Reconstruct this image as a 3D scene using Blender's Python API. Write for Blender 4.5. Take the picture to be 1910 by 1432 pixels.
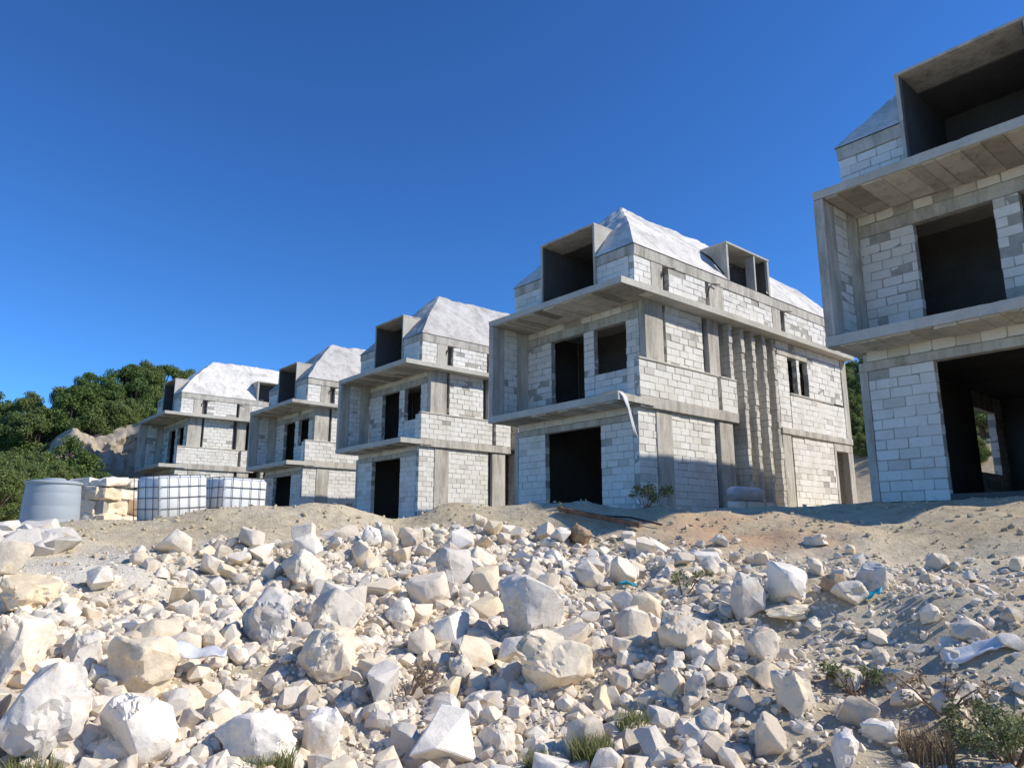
import bpy, bmesh, math, random
import numpy as np
from mathutils import Vector, Matrix, Euler

for o in list(bpy.data.objects):
    bpy.data.objects.remove(o)
scene = bpy.context.scene
COL = scene.collection
R = math.radians

# ------------------------------------------------------------------ camera, sky, sun, exposure
# x runs along the fronts of the houses, y runs from the street towards the hill, z = 0 is eye level
FPX, CU, CV = 1359.3, 955.0, 716.0          # focal length and centre in photo pixels (1910 wide)
PITCH, YAW = R(11.98), R(49.433)
cam_data = bpy.data.cameras.new("camera")
cam = bpy.data.objects.new("camera", cam_data)
COL.objects.link(cam)
cam_data.sensor_width = 36.0
cam_data.lens = 36.0 * FPX / 1910.0
cam_data.clip_start = 0.05
cam_data.clip_end = 3000.0
cam.location = (0, 0, 0)
cam.rotation_euler = (R(90) + PITCH, 0, YAW)
scene.camera = cam

SUN_EL, SUN_PHI = R(38.2), R(42.0)          # phi: from +x towards +y
sun_dir = Vector((math.cos(SUN_EL) * math.cos(SUN_PHI), math.cos(SUN_EL) * math.sin(SUN_PHI), math.sin(SUN_EL)))
world = bpy.data.worlds.new("World")
scene.world = world
world.use_nodes = True
wn = world.node_tree
bg = wn.nodes["Background"]
sky = wn.nodes.new("ShaderNodeTexSky")
sky.sky_type = 'NISHITA'
sky.sun_disc = False
sky.sun_elevation = SUN_EL
sky.sun_rotation = R(90) - SUN_PHI
sky.altitude = 300
sky.air_density = 1.0
sky.dust_density = 0.0
sky.ozone_density = 6.0
tint = wn.nodes.new("ShaderNodeMix"); tint.data_type = 'RGBA'; tint.blend_type = 'MULTIPLY'   # the camera's deep blue
tint.inputs[0].default_value = 1.0
tint.inputs[7].default_value = (0.50, 0.85, 1.13, 1)
gam = wn.nodes.new("ShaderNodeGamma"); gam.inputs[1].default_value = 1.2
wn.links.new(sky.outputs[0], gam.inputs[0])
wn.links.new(gam.outputs[0], tint.inputs[6])
wn.links.new(tint.outputs[2], bg.inputs[0])
bg.inputs[1].default_value = 0.114

sl = bpy.data.lights.new("sun", 'SUN')
sl.energy = 5.0
sl.angle = R(0.53)
sl.color = (1.0, 0.94, 0.84)
sun = bpy.data.objects.new("sun", sl)
sun.rotation_euler = (-sun_dir).to_track_quat('-Z', 'Y').to_euler()
sun.location = (10, 0, 30)
COL.objects.link(sun)

vs = scene.view_settings
vs.view_transform = 'Standard'
vs.look = 'None'
vs.exposure = 0.0
vs.gamma = 1.0
vs.use_curve_mapping = False

rng = np.random.default_rng(7)
random.seed(7)


# ------------------------------------------------------------------ small helpers
def lattice(ix, iy, iz, seed):
    n = (ix * 374761393 + iy * 668265263 + iz * 2147483647 + seed * 974634533) & 0xFFFFFFFF
    n = ((n ^ (n >> 13)) * 1274126177) & 0xFFFFFFFF
    n = (n ^ (n >> 16)) & 0xFFFFFFFF
    return n / 4294967295.0


def vnoise(x, y, z=0.0, seed=0):
    x, y, z = np.broadcast_arrays(np.asarray(x, float), np.asarray(y, float), np.asarray(z, float))
    ix, iy, iz = (np.floor(a).astype(np.int64) for a in (x, y, z))
    fx, fy, fz = x - ix, y - iy, z - iz
    fx, fy, fz = (a * a * (3 - 2 * a) for a in (fx, fy, fz))
    out = 0
    for dx in (0, 1):
        for dy in (0, 1):
            for dz in (0, 1):
                w = (fx if dx else 1 - fx) * (fy if dy else 1 - fy) * (fz if dz else 1 - fz)
                out = out + w * lattice(ix + dx, iy + dy, iz + dz, seed)
    return out * 2 - 1


def fbm(x, y, z=0.0, seed=0, octv=4):
    s, a = 0, 1.0
    for k in range(octv):
        s = s + a * vnoise(np.asarray(x) * 2 ** k, np.asarray(y) * 2 ** k, np.asarray(z) * 2 ** k, seed + k)
        a *= 0.5
    return s


def sstep(a, b, x):
    t = np.clip((x - a) / (b - a), 0, 1)
    return t * t * (3 - 2 * t)


def tag(o, label=None, cat=None, group=None, kind=None):
    if label: o["label"] = label
    if cat: o["category"] = cat
    if group: o["group"] = group
    if kind: o["kind"] = kind
    return o


def obj(name, mesh, mat=None, parent=None, loc=None, rot=None):
    o = bpy.data.objects.new(name, mesh)
    COL.objects.link(o)
    if mat is not None and mesh is not None and len(mesh.materials) == 0:
        mesh.materials.append(mat)
    if parent is not None: o.parent = parent
    if loc is not None: o.location = loc
    if rot is not None: o.rotation_euler = rot
    return o


def empty(name, loc=(0, 0, 0), rz=0):
    o = bpy.data.objects.new(name, None)
    o.empty_display_size = 0.3
    o.location = loc
    o.rotation_euler = (0, 0, rz)
    COL.objects.link(o)
    return o


def raw_mesh(name, V, Fc, smooth=False):
    """V (n,3), Fc (m,3|4) arrays -> mesh, fast"""
    V = np.asarray(V, np.float32)
    Fc = np.asarray(Fc, np.int32)
    me = bpy.data.meshes.new(name)
    k = Fc.shape[1]
    me.vertices.add(len(V)); me.vertices.foreach_set("co", V.ravel())
    me.loops.add(Fc.size); me.loops.foreach_set("vertex_index", Fc.ravel())
    me.polygons.add(len(Fc))
    me.polygons.foreach_set("loop_start", np.arange(len(Fc), dtype=np.int32) * k)
    me.polygons.foreach_set("loop_total", np.full(len(Fc), k, np.int32))
    me.polygons.foreach_set("use_smooth", np.full(len(Fc), smooth))
    me.update(calc_edges=True)
    me.validate()
    return me


class MB:
    """collects boxes, prisms, tubes; build() links them as one mesh"""
    def __init__(self): self.bm = bmesh.new()

    def box(self, x0, x1, y0, y1, z0, z1, bev=0.0, jit=0.0):
        b = self.bm
        v = [b.verts.new((x + random.uniform(-jit, jit), y + random.uniform(-jit, jit), z + random.uniform(-jit, jit)))
             for x in (x0, x1) for y in (y0, y1) for z in (z0, z1)]
        fs = [b.faces.new([v[i] for i in q]) for q in ((0, 1, 3, 2), (4, 6, 7, 5), (0, 4, 5, 1), (2, 3, 7, 6), (0, 2, 6, 4), (1, 5, 7, 3))]
        if bev > 0:
            es = list({e for f in fs for e in f.edges})
            bmesh.ops.bevel(b, geom=es, offset=bev, segments=1, affect='EDGES', clamp_overlap=True)
        return self

    def poly(self, pts, d):
        """closed prism: polygon pts extruded by vector d"""
        b = self.bm
        d = Vector(d)
        a = [b.verts.new(p) for p in pts]
        c = [b.verts.new(Vector(p) + d) for p in pts]
        n = len(pts)
        b.faces.new(a); b.faces.new(c[::-1])
        for i in range(n): b.faces.new((a[i], c[i], c[(i + 1) % n], a[(i + 1) % n]))
        return self

    def tube(self, path, rad, seg=6, caps=True):
        b = self.bm
        P = [Vector(p) for p in path]
        rads = rad if isinstance(rad, (list, tuple)) else [rad] * len(P)
        rings = []
        for i, p in enumerate(P):
            t = (P[min(i + 1, len(P) - 1)] - P[max(i - 1, 0)]).normalized()
            s = t.cross(Vector((0, 0, 1)))
            if s.length < 1e-3: s = t.cross(Vector((0, 1, 0)))
            s.normalize(); u = s.cross(t)
            rings.append([b.verts.new(p + rads[i] * (math.cos(2 * math.pi * k / seg) * s + math.sin(2 * math.pi * k / seg) * u)) for k in range(seg)])
        for i in range(len(P) - 1):
            for k in range(seg):
                b.faces.new((rings[i][k], rings[i][(k + 1) % seg], rings[i + 1][(k + 1) % seg], rings[i + 1][k]))
        if caps:
            b.faces.new(rings[0][::-1]); b.faces.new(rings[-1])
        return self

    def lathe(self, prof, seg=40, c=(0, 0, 0)):
        b = self.bm
        rings = []
        for r, z in prof:
            rings.append([b.verts.new((c[0] + r * math.cos(2 * math.pi * k / seg), c[1] + r * math.sin(2 * math.pi * k / seg), c[2] + z)) for k in range(seg)])
        for i in range(len(prof) - 1):
            for k in range(seg):
                b.faces.new((rings[i][k], rings[i][(k + 1) % seg], rings[i + 1][(k + 1) % seg], rings[i + 1][k]))
        b.faces.new(rings[0][::-1]); b.faces.new(rings[-1])
        return self

    def build(self, name, mat, parent=None, smooth=None, loc=None):
        bmesh.ops.recalc_face_normals(self.bm, faces=self.bm.faces)
        me = bpy.data.meshes.new(name)
        self.bm.to_mesh(me); self.bm.free()
        if smooth is not None:
            me.polygons.foreach_set("use_smooth", [True] * len(me.polygons))
            me.set_sharp_from_angle(angle=R(smooth))
        return obj(name, me, mat, parent, loc)


# ------------------------------------------------------------------ materials
def new_mat(name):
    m = bpy.data.materials.new(name)
    m.use_nodes = True
    nt = m.node_tree
    return m, nt, nt.nodes["Principled BSDF"]


def ramp(nt, fac, stops):
    n = nt.nodes.new("ShaderNodeValToRGB")
    while len(n.color_ramp.elements) < len(stops): n.color_ramp.elements.new(0.5)
    for e, (p, c) in zip(n.color_ramp.elements, stops):
        e.position = p
        e.color = (c[0], c[1], c[2], 1) if not isinstance(c, float) else (c, c, c, 1)
    nt.links.new(fac, n.inputs[0])
    return n.outputs[0]


def noise_tex(nt, scale, detail=5, rough=0.6, coord="Object", warp=0.0, sc=None):
    tc = nt.nodes.new("ShaderNodeTexCoord")
    n = nt.nodes.new("ShaderNodeTexNoise")
    n.inputs["Scale"].default_value = scale
    n.inputs["Detail"].default_value = detail
    n.inputs["Roughness"].default_value = rough
    n.inputs["Distortion"].default_value = warp
    src = tc.outputs[coord]
    if coord == "World":
        src = None
    if sc:
        mp = nt.nodes.new("ShaderNodeMapping")
        mp.inputs["Scale"].default_value = sc
        nt.links.new(src, mp.inputs[0]); src = mp.outputs[0]
    nt.links.new(src, n.inputs["Vector"])
    return n.outputs["Fac"]


def world_noise(nt, scale, detail=5, rough=0.6, warp=0.0, sc=None):
    g = nt.nodes.new("ShaderNodeNewGeometry")
    n = nt.nodes.new("ShaderNodeTexNoise")
    n.inputs["Scale"].default_value = scale
    n.inputs["Detail"].default_value = detail
    n.inputs["Roughness"].default_value = rough
    n.inputs["Distortion"].default_value = warp
    src = g.outputs["Position"]
    if sc:
        mp = nt.nodes.new("ShaderNodeMapping")
        mp.inputs["Scale"].default_value = sc
        nt.links.new(src, mp.inputs[0]); src = mp.outputs[0]
    nt.links.new(src, n.inputs["Vector"])
    return n.outputs["Fac"]


def mixc(nt, fac, a, b, mode='MIX'):
    n = nt.nodes.new("ShaderNodeMix")
    n.data_type = 'RGBA'; n.blend_type = mode
    for i, s in ((0, fac), (6, a), (7, b)):
        if hasattr(s, "links"): nt.links.new(s, n.inputs[i])
        elif i == 0: n.inputs[0].default_value = s
        else: n.inputs[i].default_value = (*s, 1)
    return n.outputs[2]


def bump(nt, bsdf, height, strength, dist):
    n = nt.nodes.new("ShaderNodeBump")
    n.inputs["Strength"].default_value = strength
    n.inputs["Distance"].default_value = dist
    nt.links.new(height, n.inputs["Height"])
    nt.links.new(n.outputs[0], bsdf.inputs["Normal"])


def rand_id(nt):
    """random per object and per mesh island"""
    oi = nt.nodes.new("ShaderNodeObjectInfo")
    g = nt.nodes.new("ShaderNodeNewGeometry")
    a = nt.nodes.new("ShaderNodeMath"); a.operation = 'ADD'
    nt.links.new(oi.outputs["Random"], a.inputs[0]); nt.links.new(g.outputs["Random Per Island"], a.inputs[1])
    f = nt.nodes.new("ShaderNodeMath"); f.operation = 'FRACT'
    nt.links.new(a.outputs[0], f.inputs[0])
    return f.outputs[0]


M = {}


def make_block_mat():
    m, nt, b = new_mat("aerated_block")
    tone = ramp(nt, rand_id(nt), [(0, (0.60, 0.575, 0.515)), (0.10, (0.74, 0.715, 0.655)), (0.55, (0.82, 0.80, 0.745)), (1, (0.76, 0.735, 0.67))])
    st = ramp(nt, world_noise(nt, 1.3, 5, 0.65), [(0.36, (0.90, 0.88, 0.84)), (0.58, (1.0, 1.0, 1.0))])
    c = mixc(nt, 1.0, tone, st, 'MULTIPLY')
    sp = ramp(nt, world_noise(nt, 9.0, 6, 0.75), [(0.28, (0.70, 0.67, 0.62)), (0.38, (1.0, 1.0, 1.0))])
    c = mixc(nt, 0.7, c, sp, 'MULTIPLY')
    sm = ramp(nt, world_noise(nt, 2.6, 7, 0.75, 1.5), [(0.60, (0, 0, 0)), (0.68, (1, 1, 1))])
    c = mixc(nt, sm, c, mixc(nt, 0.5, c, (0.46, 0.43, 0.37)))
    nt.links.new(c, b.inputs["Base Color"])
    b.inputs["Roughness"].default_value = 0.95
    b.inputs["Specular IOR Level"].default_value = 0.15
    bump(nt, b, world_noise(nt, 28, 6, 0.75), 0.6, 0.012)
    return m


def make_mortar():
    m, nt, b = new_mat("mortar")
    c = ramp(nt, world_noise(nt, 4, 5, 0.7), [(0.3, (0.30, 0.28, 0.24)), (0.7, (0.50, 0.475, 0.42))])
    nt.links.new(c, b.inputs["Base Color"]); b.inputs["Roughness"].default_value = 1.0
    bump(nt, b, world_noise(nt, 30, 5, 0.7), 0.7, 0.02)
    return m


def make_concrete(name, lo, hi, streak=True):
    m, nt, b = new_mat(name)
    c = ramp(nt, world_noise(nt, 0.9, 6, 0.65, 0.4), [(0.28, lo), (0.72, hi)])
    if streak:
        s = ramp(nt, world_noise(nt, 3.0, 5, 0.7, 0.2, (1, 1, 0.18)), [(0.36, (0.58, 0.56, 0.53)), (0.56, (1, 1, 1))])
        c = mixc(nt, 0.85, c, s, 'MULTIPLY')
    d = ramp(nt, world_noise(nt, 14, 6, 0.75), [(0.3, (0.74, 0.73, 0.71)), (0.5, (1, 1, 1))])
    c = mixc(nt, 0.7, c, d, 'MULTIPLY')
    nt.links.new(c, b.inputs["Base Color"])
    b.inputs["Roughness"].default_value = 0.92
    b.inputs["Specular IOR Level"].default_value = 0.2
    w = nt.nodes.new("ShaderNodeMath"); w.operation = 'ADD'
    nt.links.new(world_noise(nt, 12, 8, 0.72), w.inputs[0]); nt.links.new(world_noise(nt, 9, 3, 0.5, 0.0, (1, 1, 0.05)), w.inputs[1])
    bump(nt, b, w.outputs[0], 0.6, 0.025)
    return m


def make_roof(k=1.0):
    m, nt, b = new_mat("roof_render")
    c = ramp(nt, world_noise(nt, 0.8, 7, 0.7, 0.5), [(0.32, (0.46 * k, 0.435 * k, 0.39 * k)), (0.55, (0.74 * k, 0.70 * k, 0.63 * k)), (0.75, (0.84 * k, 0.80 * k, 0.73 * k))])
    s = ramp(nt, world_noise(nt, 3.5, 8, 0.8, 0.8), [(0.36, (0.50, 0.48, 0.45)), (0.47, (1, 1, 1))])
    c = mixc(nt, 0.65, c, s, 'MULTIPLY')
    nt.links.new(c, b.inputs["Base Color"]); b.inputs["Roughness"].default_value = 0.95
    b.inputs["Specular IOR Level"].default_value = 0.15
    bump(nt, b, world_noise(nt, 5, 8, 0.7), 0.7, 0.06)
    return m


def make_stone(name, stops, bscale=5):
    m, nt, b = new_mat(name)
    tone = ramp(nt, rand_id(nt), stops)
    st = ramp(nt, world_noise(nt, 2.2, 7, 0.7, 0.6), [(0.30, (0.72, 0.70, 0.68)), (0.5, (0.96, 0.94, 0.91)), (0.72, (1.0, 0.97, 0.90))])
    c = mixc(nt, 1.0, tone, st, 'MULTIPLY')
    f = ramp(nt, world_noise(nt, 16, 8, 0.8), [(0.30, (0.62, 0.58, 0.52)), (0.48, (1, 1, 1))])
    c = mixc(nt, 0.6, c, f, 'MULTIPLY')
    e = ramp(nt, world_noise(nt, 3.3, 8, 0.72, 1.2), [(0.56, (1, 1, 1)), (0.66, (0.90, 0.76, 0.56)), (0.78, (0.70, 0.60, 0.47))])
    c = mixc(nt, 0.8, c, e, 'MULTIPLY')
    v = nt.nodes.new("ShaderNodeTexNoise"); v.noise_type = 'RIDGED_MULTIFRACTAL'; v.inputs["Scale"].default_value = 2.1; v.inputs["Detail"].default_value = 6
    gg = nt.nodes.new("ShaderNodeNewGeometry"); nt.links.new(gg.outputs["Position"], v.inputs["Vector"])
    cr = ramp(nt, v.outputs["Fac"], [(0.80, (1, 1, 1)), (0.97, (0.62, 0.56, 0.48))])
    c = mixc(nt, 0.7, c, cr, 'MULTIPLY')
    nt.links.new(c, b.inputs["Base Color"])
    b.inputs["Roughness"].default_value = 0.93
    b.inputs["Specular IOR Level"].default_value = 0.2
    bump(nt, b, world_noise(nt, bscale, 7, 0.62, 0.2), 0.45, 0.05)
    return m


def make_soil():
    m, nt, b = new_mat("soil")
    c = ramp(nt, world_noise(nt, 0.35, 7, 0.65, 0.4), [(0.28, (0.45, 0.355, 0.225)), (0.5, (0.63, 0.525, 0.35)), (0.72, (0.72, 0.62, 0.44))])
    f = ramp(nt, world_noise(nt, 5.0, 9, 0.78), [(0.30, (0.58, 0.54, 0.48)), (0.52, (1, 1, 1)), (0.72, (1.18, 1.15, 1.1))])
    c = mixc(nt, 0.85, c, f, 'MULTIPLY')
    # scrub on the hill: green away from the works
    at = nt.nodes.new("ShaderNodeAttribute"); at.attribute_name = "scrub"
    g = ramp(nt, world_noise(nt, 0.5, 7, 0.7), [(0.35, (0.045, 0.06, 0.022)), (0.55, (0.10, 0.105, 0.045)), (0.72, (0.27, 0.23, 0.14))])
    c = mixc(nt, at.outputs["Fac"], c, g)
    ad = nt.nodes.new("ShaderNodeAttribute"); ad.attribute_name = "dust"
    dd = mixc(nt, 0.45, (0.80, 0.73, 0.60), f, 'MULTIPLY')
    c = mixc(nt, ad.outputs["Fac"], c, dd)
    ar = nt.nodes.new("ShaderNodeAttribute"); ar.attribute_name = "red_earth"
    c = mixc(nt, ar.outputs["Fac"], c, (0.60, 0.38, 0.22))
    nt.links.new(c, b.inputs["Base Color"])
    b.inputs["Roughness"].default_value = 1.0
    b.inputs["Specular IOR Level"].default_value = 0.1
    bump(nt, b, world_noise(nt, 6, 10, 0.75), 0.9, 0.07)
    return m


def make_leaf(name, stops, trans=0.4):
    m, nt, b = new_mat(name)
    c = ramp(nt, rand_id(nt), stops)
    nt.links.new(c, b.inputs["Base Color"])
    b.inputs["Roughness"].default_value = 0.6
    b.inputs["Specular IOR Level"].default_value = 0.25
    tr = nt.nodes.new("ShaderNodeBsdfTranslucent")
    nt.links.new(c, tr.inputs[0])
    mx = nt.nodes.new("ShaderNodeMixShader"); mx.inputs[0].default_value = trans
    nt.links.new(b.outputs[0], mx.inputs[1]); nt.links.new(tr.outputs[0], mx.inputs[2])
    nt.links.new(mx.outputs[0], nt.nodes["Material Output"].inputs[0])
    return m


def make_plain(name, col, rough=0.6, var=0.12, scale=4, metal=0.0, bmp=0.1, spec=0.4):
    m, nt, b = new_mat(name)
    a = tuple(x * (1 - var) for x in col); d = tuple(min(1, x * (1 + var)) for x in col)
    c = ramp(nt, world_noise(nt, scale, 6, 0.65), [(0.3, a), (0.7, d)])
    nt.links.new(c, b.inputs["Base Color"])
    b.inputs["Roughness"].default_value = rough
    b.inputs["Metallic"].default_value = metal
    b.inputs["Specular IOR Level"].default_value = spec
    bump(nt, b, world_noise(nt, scale * 6, 4, 0.6), bmp, 0.01)
    return m


M['block'] = make_block_mat()
M['mortar'] = make_mortar()
M['pier'] = make_concrete("pier_block", (0.55, 0.52, 0.455), (0.76, 0.725, 0.645))
M['concrete'] = make_concrete("concrete", (0.48, 0.45, 0.385), (0.64, 0.60, 0.52))
M['slab'] = make_concrete("slab_concrete", (0.46, 0.435, 0.375), (0.62, 0.59, 0.51), False)
M['inner_shade'] = make_concrete("inner_shade_concrete", (0.085, 0.08, 0.075), (0.14, 0.133, 0.125), False)  # concrete darkened to put the shade of rooms and gaps into its colour
m_, nt_, b_ = new_mat("soffit_board")
c_ = ramp(nt_, rand_id(nt_), [(0, (0.30, 0.26, 0.195)), (0.45, (0.52, 0.465, 0.37)), (1, (0.72, 0.66, 0.54))])
d_ = ramp(nt_, world_noise(nt_, 3, 7, 0.75, 0.6), [(0.33, (0.55, 0.53, 0.49)), (0.52, (1, 1, 1))])
nt_.links.new(mixc(nt_, 0.8, c_, d_, 'MULTIPLY'), b_.inputs["Base Color"]); b_.inputs["Roughness"].default_value = 0.95
bump(nt_, b_, world_noise(nt_, 14, 7, 0.7), 0.6, 0.03)
M['soffit'] = m_
M['roof'] = make_roof()
M['grey_roof'] = make_roof(0.76)
M['soil'] = make_soil()
M['stone'] = make_stone("limestone", [(0, (0.54, 0.46, 0.36)), (0.2, (0.76, 0.675, 0.545)), (0.6, (0.85, 0.77, 0.64)), (0.85, (0.80, 0.68, 0.50)), (1, (0.64, 0.585, 0.50))])
M['grey_stone'] = make_stone("grey_limestone", [(0, (0.58, 0.545, 0.49)), (1, (0.70, 0.66, 0.595))])
M['cream_stone'] = make_stone("cream_limestone", [(0, (0.78, 0.65, 0.45)), (1, (0.85, 0.74, 0.56))])
M['white_stone'] = make_stone("white_limestone", [(0, (0.81, 0.75, 0.65)), (1, (0.87, 0.82, 0.73))])
M['brown_stone'] = make_stone("brown_stone", [(0, (0.36, 0.26, 0.17)), (1, (0.50, 0.40, 0.29))])
M['cliff'] = make_stone("cliff_rock", [(0, (0.44, 0.38, 0.30)), (1, (0.52, 0.45, 0.36))], 2.0)
M['leafA'] = make_leaf("leaf_dark", [(0, (0.075, 0.12, 0.035)), (0.5, (0.13, 0.20, 0.055)), (1, (0.21, 0.29, 0.085))])
M['leafB'] = make_leaf("leaf_olive", [(0, (0.11, 0.145, 0.045)), (0.5, (0.18, 0.235, 0.07)), (1, (0.27, 0.32, 0.11))])
M['weed'] = make_leaf("weed_leaf", [(0, (0.11, 0.14, 0.05)), (0.6, (0.20, 0.23, 0.09)), (1, (0.42, 0.40, 0.22))])
M['grass'] = make_leaf("grass_blade", [(0, (0.15, 0.18, 0.06)), (0.6, (0.25, 0.27, 0.10)), (1, (0.45, 0.40, 0.20))])
M['dry'] = make_leaf("dry_stem", [(0, (0.22, 0.15, 0.08)), (1, (0.40, 0.31, 0.19))], 0.1)
M['bark'] = make_plain("bark", (0.12, 0.09, 0.065), 0.95, 0.4, 6, bmp=0.5, spec=0.1)
M['wood'] = make_plain("weathered_timber", (0.17, 0.11, 0.075), 0.9, 0.4, 8, bmp=0.5, spec=0.1)
M['tank'] = make_plain("tank_plastic", (0.33, 0.375, 0.41), 0.5, 0.08, 1.2, bmp=0.05)
M['ibc'] = make_plain("white_plastic", (0.74, 0.75, 0.74), 0.45, 0.06, 2, bmp=0.05)
M['cage'] = make_plain("galvanised_bar", (0.10, 0.105, 0.115), 0.55, 0.2, 20, metal=0.6)
M['sheet'] = make_plain("white_sheeting", (0.62, 0.62, 0.62), 0.45, 0.1, 6, bmp=0.35)
M['sack'] = make_plain("pale_sack", (0.50, 0.52, 0.56), 0.7, 0.15, 5, bmp=0.4)
M['teal'] = make_plain("teal_plastic", (0.02, 0.30, 0.42), 0.5, 0.2, 9)
M['rebar'] = make_plain("rusty_bar", (0.07, 0.045, 0.035), 0.85, 0.3, 20, bmp=0.3)
M['twig'] = make_plain("dry_twig", (0.20, 0.13, 0.085), 0.9, 0.3, 20, bmp=0.3)

# ------------------------------------------------------------------ the lie of the land
HOUSE_AT = [(-1.46, 16.37, 0.91), (-13.69, 16.67, 0.70), (-26.78, 17.60, 0.85), (-38.99, 17.86, 0.86), (-51.03, 14.43, 1.40)]
MOUNDS = [  # x, y, height, radius along, radius across, turn
    (-9.95, 9.15, 0.40, 1.15, 0.75, 0.6), (-8.5, 10.4, 0.24, 0.9, 0.7, 0.75), (-7.6, 11.2, 0.10, 0.8, 0.6, 0.75), (-9.2, 9.9, 0.12, 0.5, 0.4, 0.2),
    (-12.5, 5.1, 0.32, 1.35, 0.9, 1.0), (-11.9, 6.2, 0.30, 0.9, 0.7, 0.9), (-11.1, 7.9, 0.34, 0.7, 0.6, 0.7), (-13.6, 4.0, 0.15, 1.6, 0.9, 1.2),
    (-3.6, 6.9, 0.30, 1.5, 0.9, 0.4), (-2.0, 6.5, 0.32, 1.2, 0.9, 0.3)]


def height(x, y, fine=True):
    x = np.asarray(x, float); y = np.asarray(y, float)
    r = np.hypot(x, y)
    near = np.interp(r, [0, 3, 4.5, 6, 8, 10, 12, 14, 17, 19, 24], [-1.75, -1.62, -1.38, -1.10, -0.70, -0.34, -0.06, 0.12, 0.34, 0.40, 0.5])
    terr = np.interp(x, [-60, -51, -39, -26.8, -13.7, -1.5, 10], [1.35, 1.25, 0.74, 0.72, 0.60, 0.76, 0.85]) + 0.030 * (y - 16.5)
    terr = np.maximum(terr, 0.10)
    front = sstep(4, 15, y)
    k = sstep(10.5, 16.5, r)
    z = near * (1 - k) + terr * k
    # behind the camera the ground stays low
    z = np.where(y < -2, np.minimum(z, -0.2 + 0 * z) * sstep(-12, -2, y) + (1 - sstep(-12, -2, y)) * -0.6, z)
    for mx, my, mh, ra, rb, t in MOUNDS:
        dx, dy = x - mx, y - my
        a = dx * math.cos(t) + dy * math.sin(t); b = -dx * math.sin(t) + dy * math.cos(t)
        z = z + mh * np.exp(-((a / ra) ** 2 + (b / rb) ** 2))
    # hill behind the row and beyond its far end
    hb = np.clip(y - 35, 0, None)
    hill = 12.5 * (1 - np.exp(-hb * 0.042)) * sstep(0, 6, hb)
    hl = np.clip(-61.0 - x, 0, None)
    hill2 = np.where(hl > 0, (6.0 * sstep(2, 16, y) * sstep(0, 1.5, hl) + 8.0 * (1 - np.exp(-hl * 0.06))) * sstep(-40, -4, y), 0)
    hill = np.maximum(hill, hill2)
    z = z + hill
    if fine:
        z = z + fbm(x * 1.05, y * 1.05, 0, 17, 2) * 0.11 * (1 - sstep(10.5, 13.5, r)) * sstep(3, 4.5, r)
        n = fbm(x * 0.8, y * 0.8, 0, 3, 4) * 0.055 + fbm(x * 3, y * 3, 0, 9, 3) * 0.034
        z = z + n * (1 - sstep(24, 40, r))
        z = z + fbm(x * 0.06, y * 0.06, 0, 21, 4) * 1.1 * np.clip(hill / 6.0, 0, 1)
    return z


def H1(x, y): return float(height(np.array([x]), np.array([y]))[0])


def pix_ray(u, v):
    d = Vector(((u - CU), FPX * math.cos(PITCH) - (CV - v) * math.sin(PITCH), FPX * math.sin(PITCH) + (CV - v) * math.cos(PITCH)))
    c, s = math.cos(YAW), math.sin(YAW)
    return Vector((d.x * c - d.y * s, d.x * s + d.y * c, d.z)).normalized()


def pix_ground(u, v, t0=3.0, t1=60.0):
    """where the line of sight through a photo pixel meets the ground"""
    d = pix_ray(u, v)
    t = np.linspace(t0, t1, 3000)
    g = height(d.x * t, d.y * t) - d.z * t
    i = np.argmax(g > 0)
    if g[i] <= 0: return None
    return Vector((d.x * t[i], d.y * t[i], d.z * t[i])), float(t[i])


def axis(lo, hi, step, far, grow=1.16):
    a = list(np.arange(lo, hi + 1e-6, step))
    s = step
    while a[-1] < far: s = min(s * grow, 60); a.append(a[-1] + s)
    s = step
    while a[0] > -far: s = min(s * grow, 60); a.insert(0, a[0] - s)
    return np.array(a)


gx = axis(-24, 3.5, 0.14, 900, 1.10)
gy = axis(1.5, 17, 0.14, 900, 1.10)
GX, GY = np.meshgrid(gx, gy, indexing='ij')
GZ = height(GX, GY)
nx_, ny_ = GX.shape
idx = np.arange(nx_ * ny_).reshape(nx_, ny_)
quads = np.stack([idx[:-1, :-1], idx[1:, :-1], idx[1:, 1:], idx[:-1, 1:]], -1).reshape(-1, 4)
gm = raw_mesh("ground", np.stack([GX, GY, GZ], -1).reshape(-1, 3), quads, True)
scrub = np.clip(np.maximum(sstep(40, 47, GY), sstep(-60.5, -62.5, GX)) + np.where(np.hypot(GX, GY) > 24, sstep(2, -4, GY + 0.02 * (GX + 20)), 0), 0, 1)
at = gm.attributes.new("scrub", 'FLOAT', 'POINT'); at.data.foreach_set("value", scrub.ravel().astype(np.float32))
rp, _ = pix_ground(1395, 998)
red = 0.95 * np.exp(-(((GX - rp.x) / 1.5) ** 2 + ((GY - rp.y) / 1.5) ** 2)) * np.clip(0.8 + fbm(GX * 1.5, GY * 1.5, 0, 31, 3) * 0.5, 0, 1)
GR = np.hypot(GX, GY); GA = np.arctan2(-GX, GY) - YAW
dust = sstep(12.5, 10.0, GR) * (0.26 + 0.70 * sstep(-0.30, 0.02, GA)) * np.clip(0.9 + 0.5 * fbm(GX * 0.8, GY * 0.8, 0, 77, 3), 0, 1)
at = gm.attributes.new("dust", 'FLOAT', 'POINT'); at.data.foreach_set("value", dust.ravel().astype(np.float32))
at = gm.attributes.new("red_earth", 'FLOAT', 'POINT'); at.data.foreach_set("value", red.ravel().astype(np.float32))
tag(obj("ground", gm, M['soil']), "dusty tan earth of the building site rising to a scrubby hill", "ground", kind="structure")

# ------------------------------------------------------------------ the houses
BL, BH = 0.455, 0.2235           # block pitch
JOINT = 0.012
block_meshes = []


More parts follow.
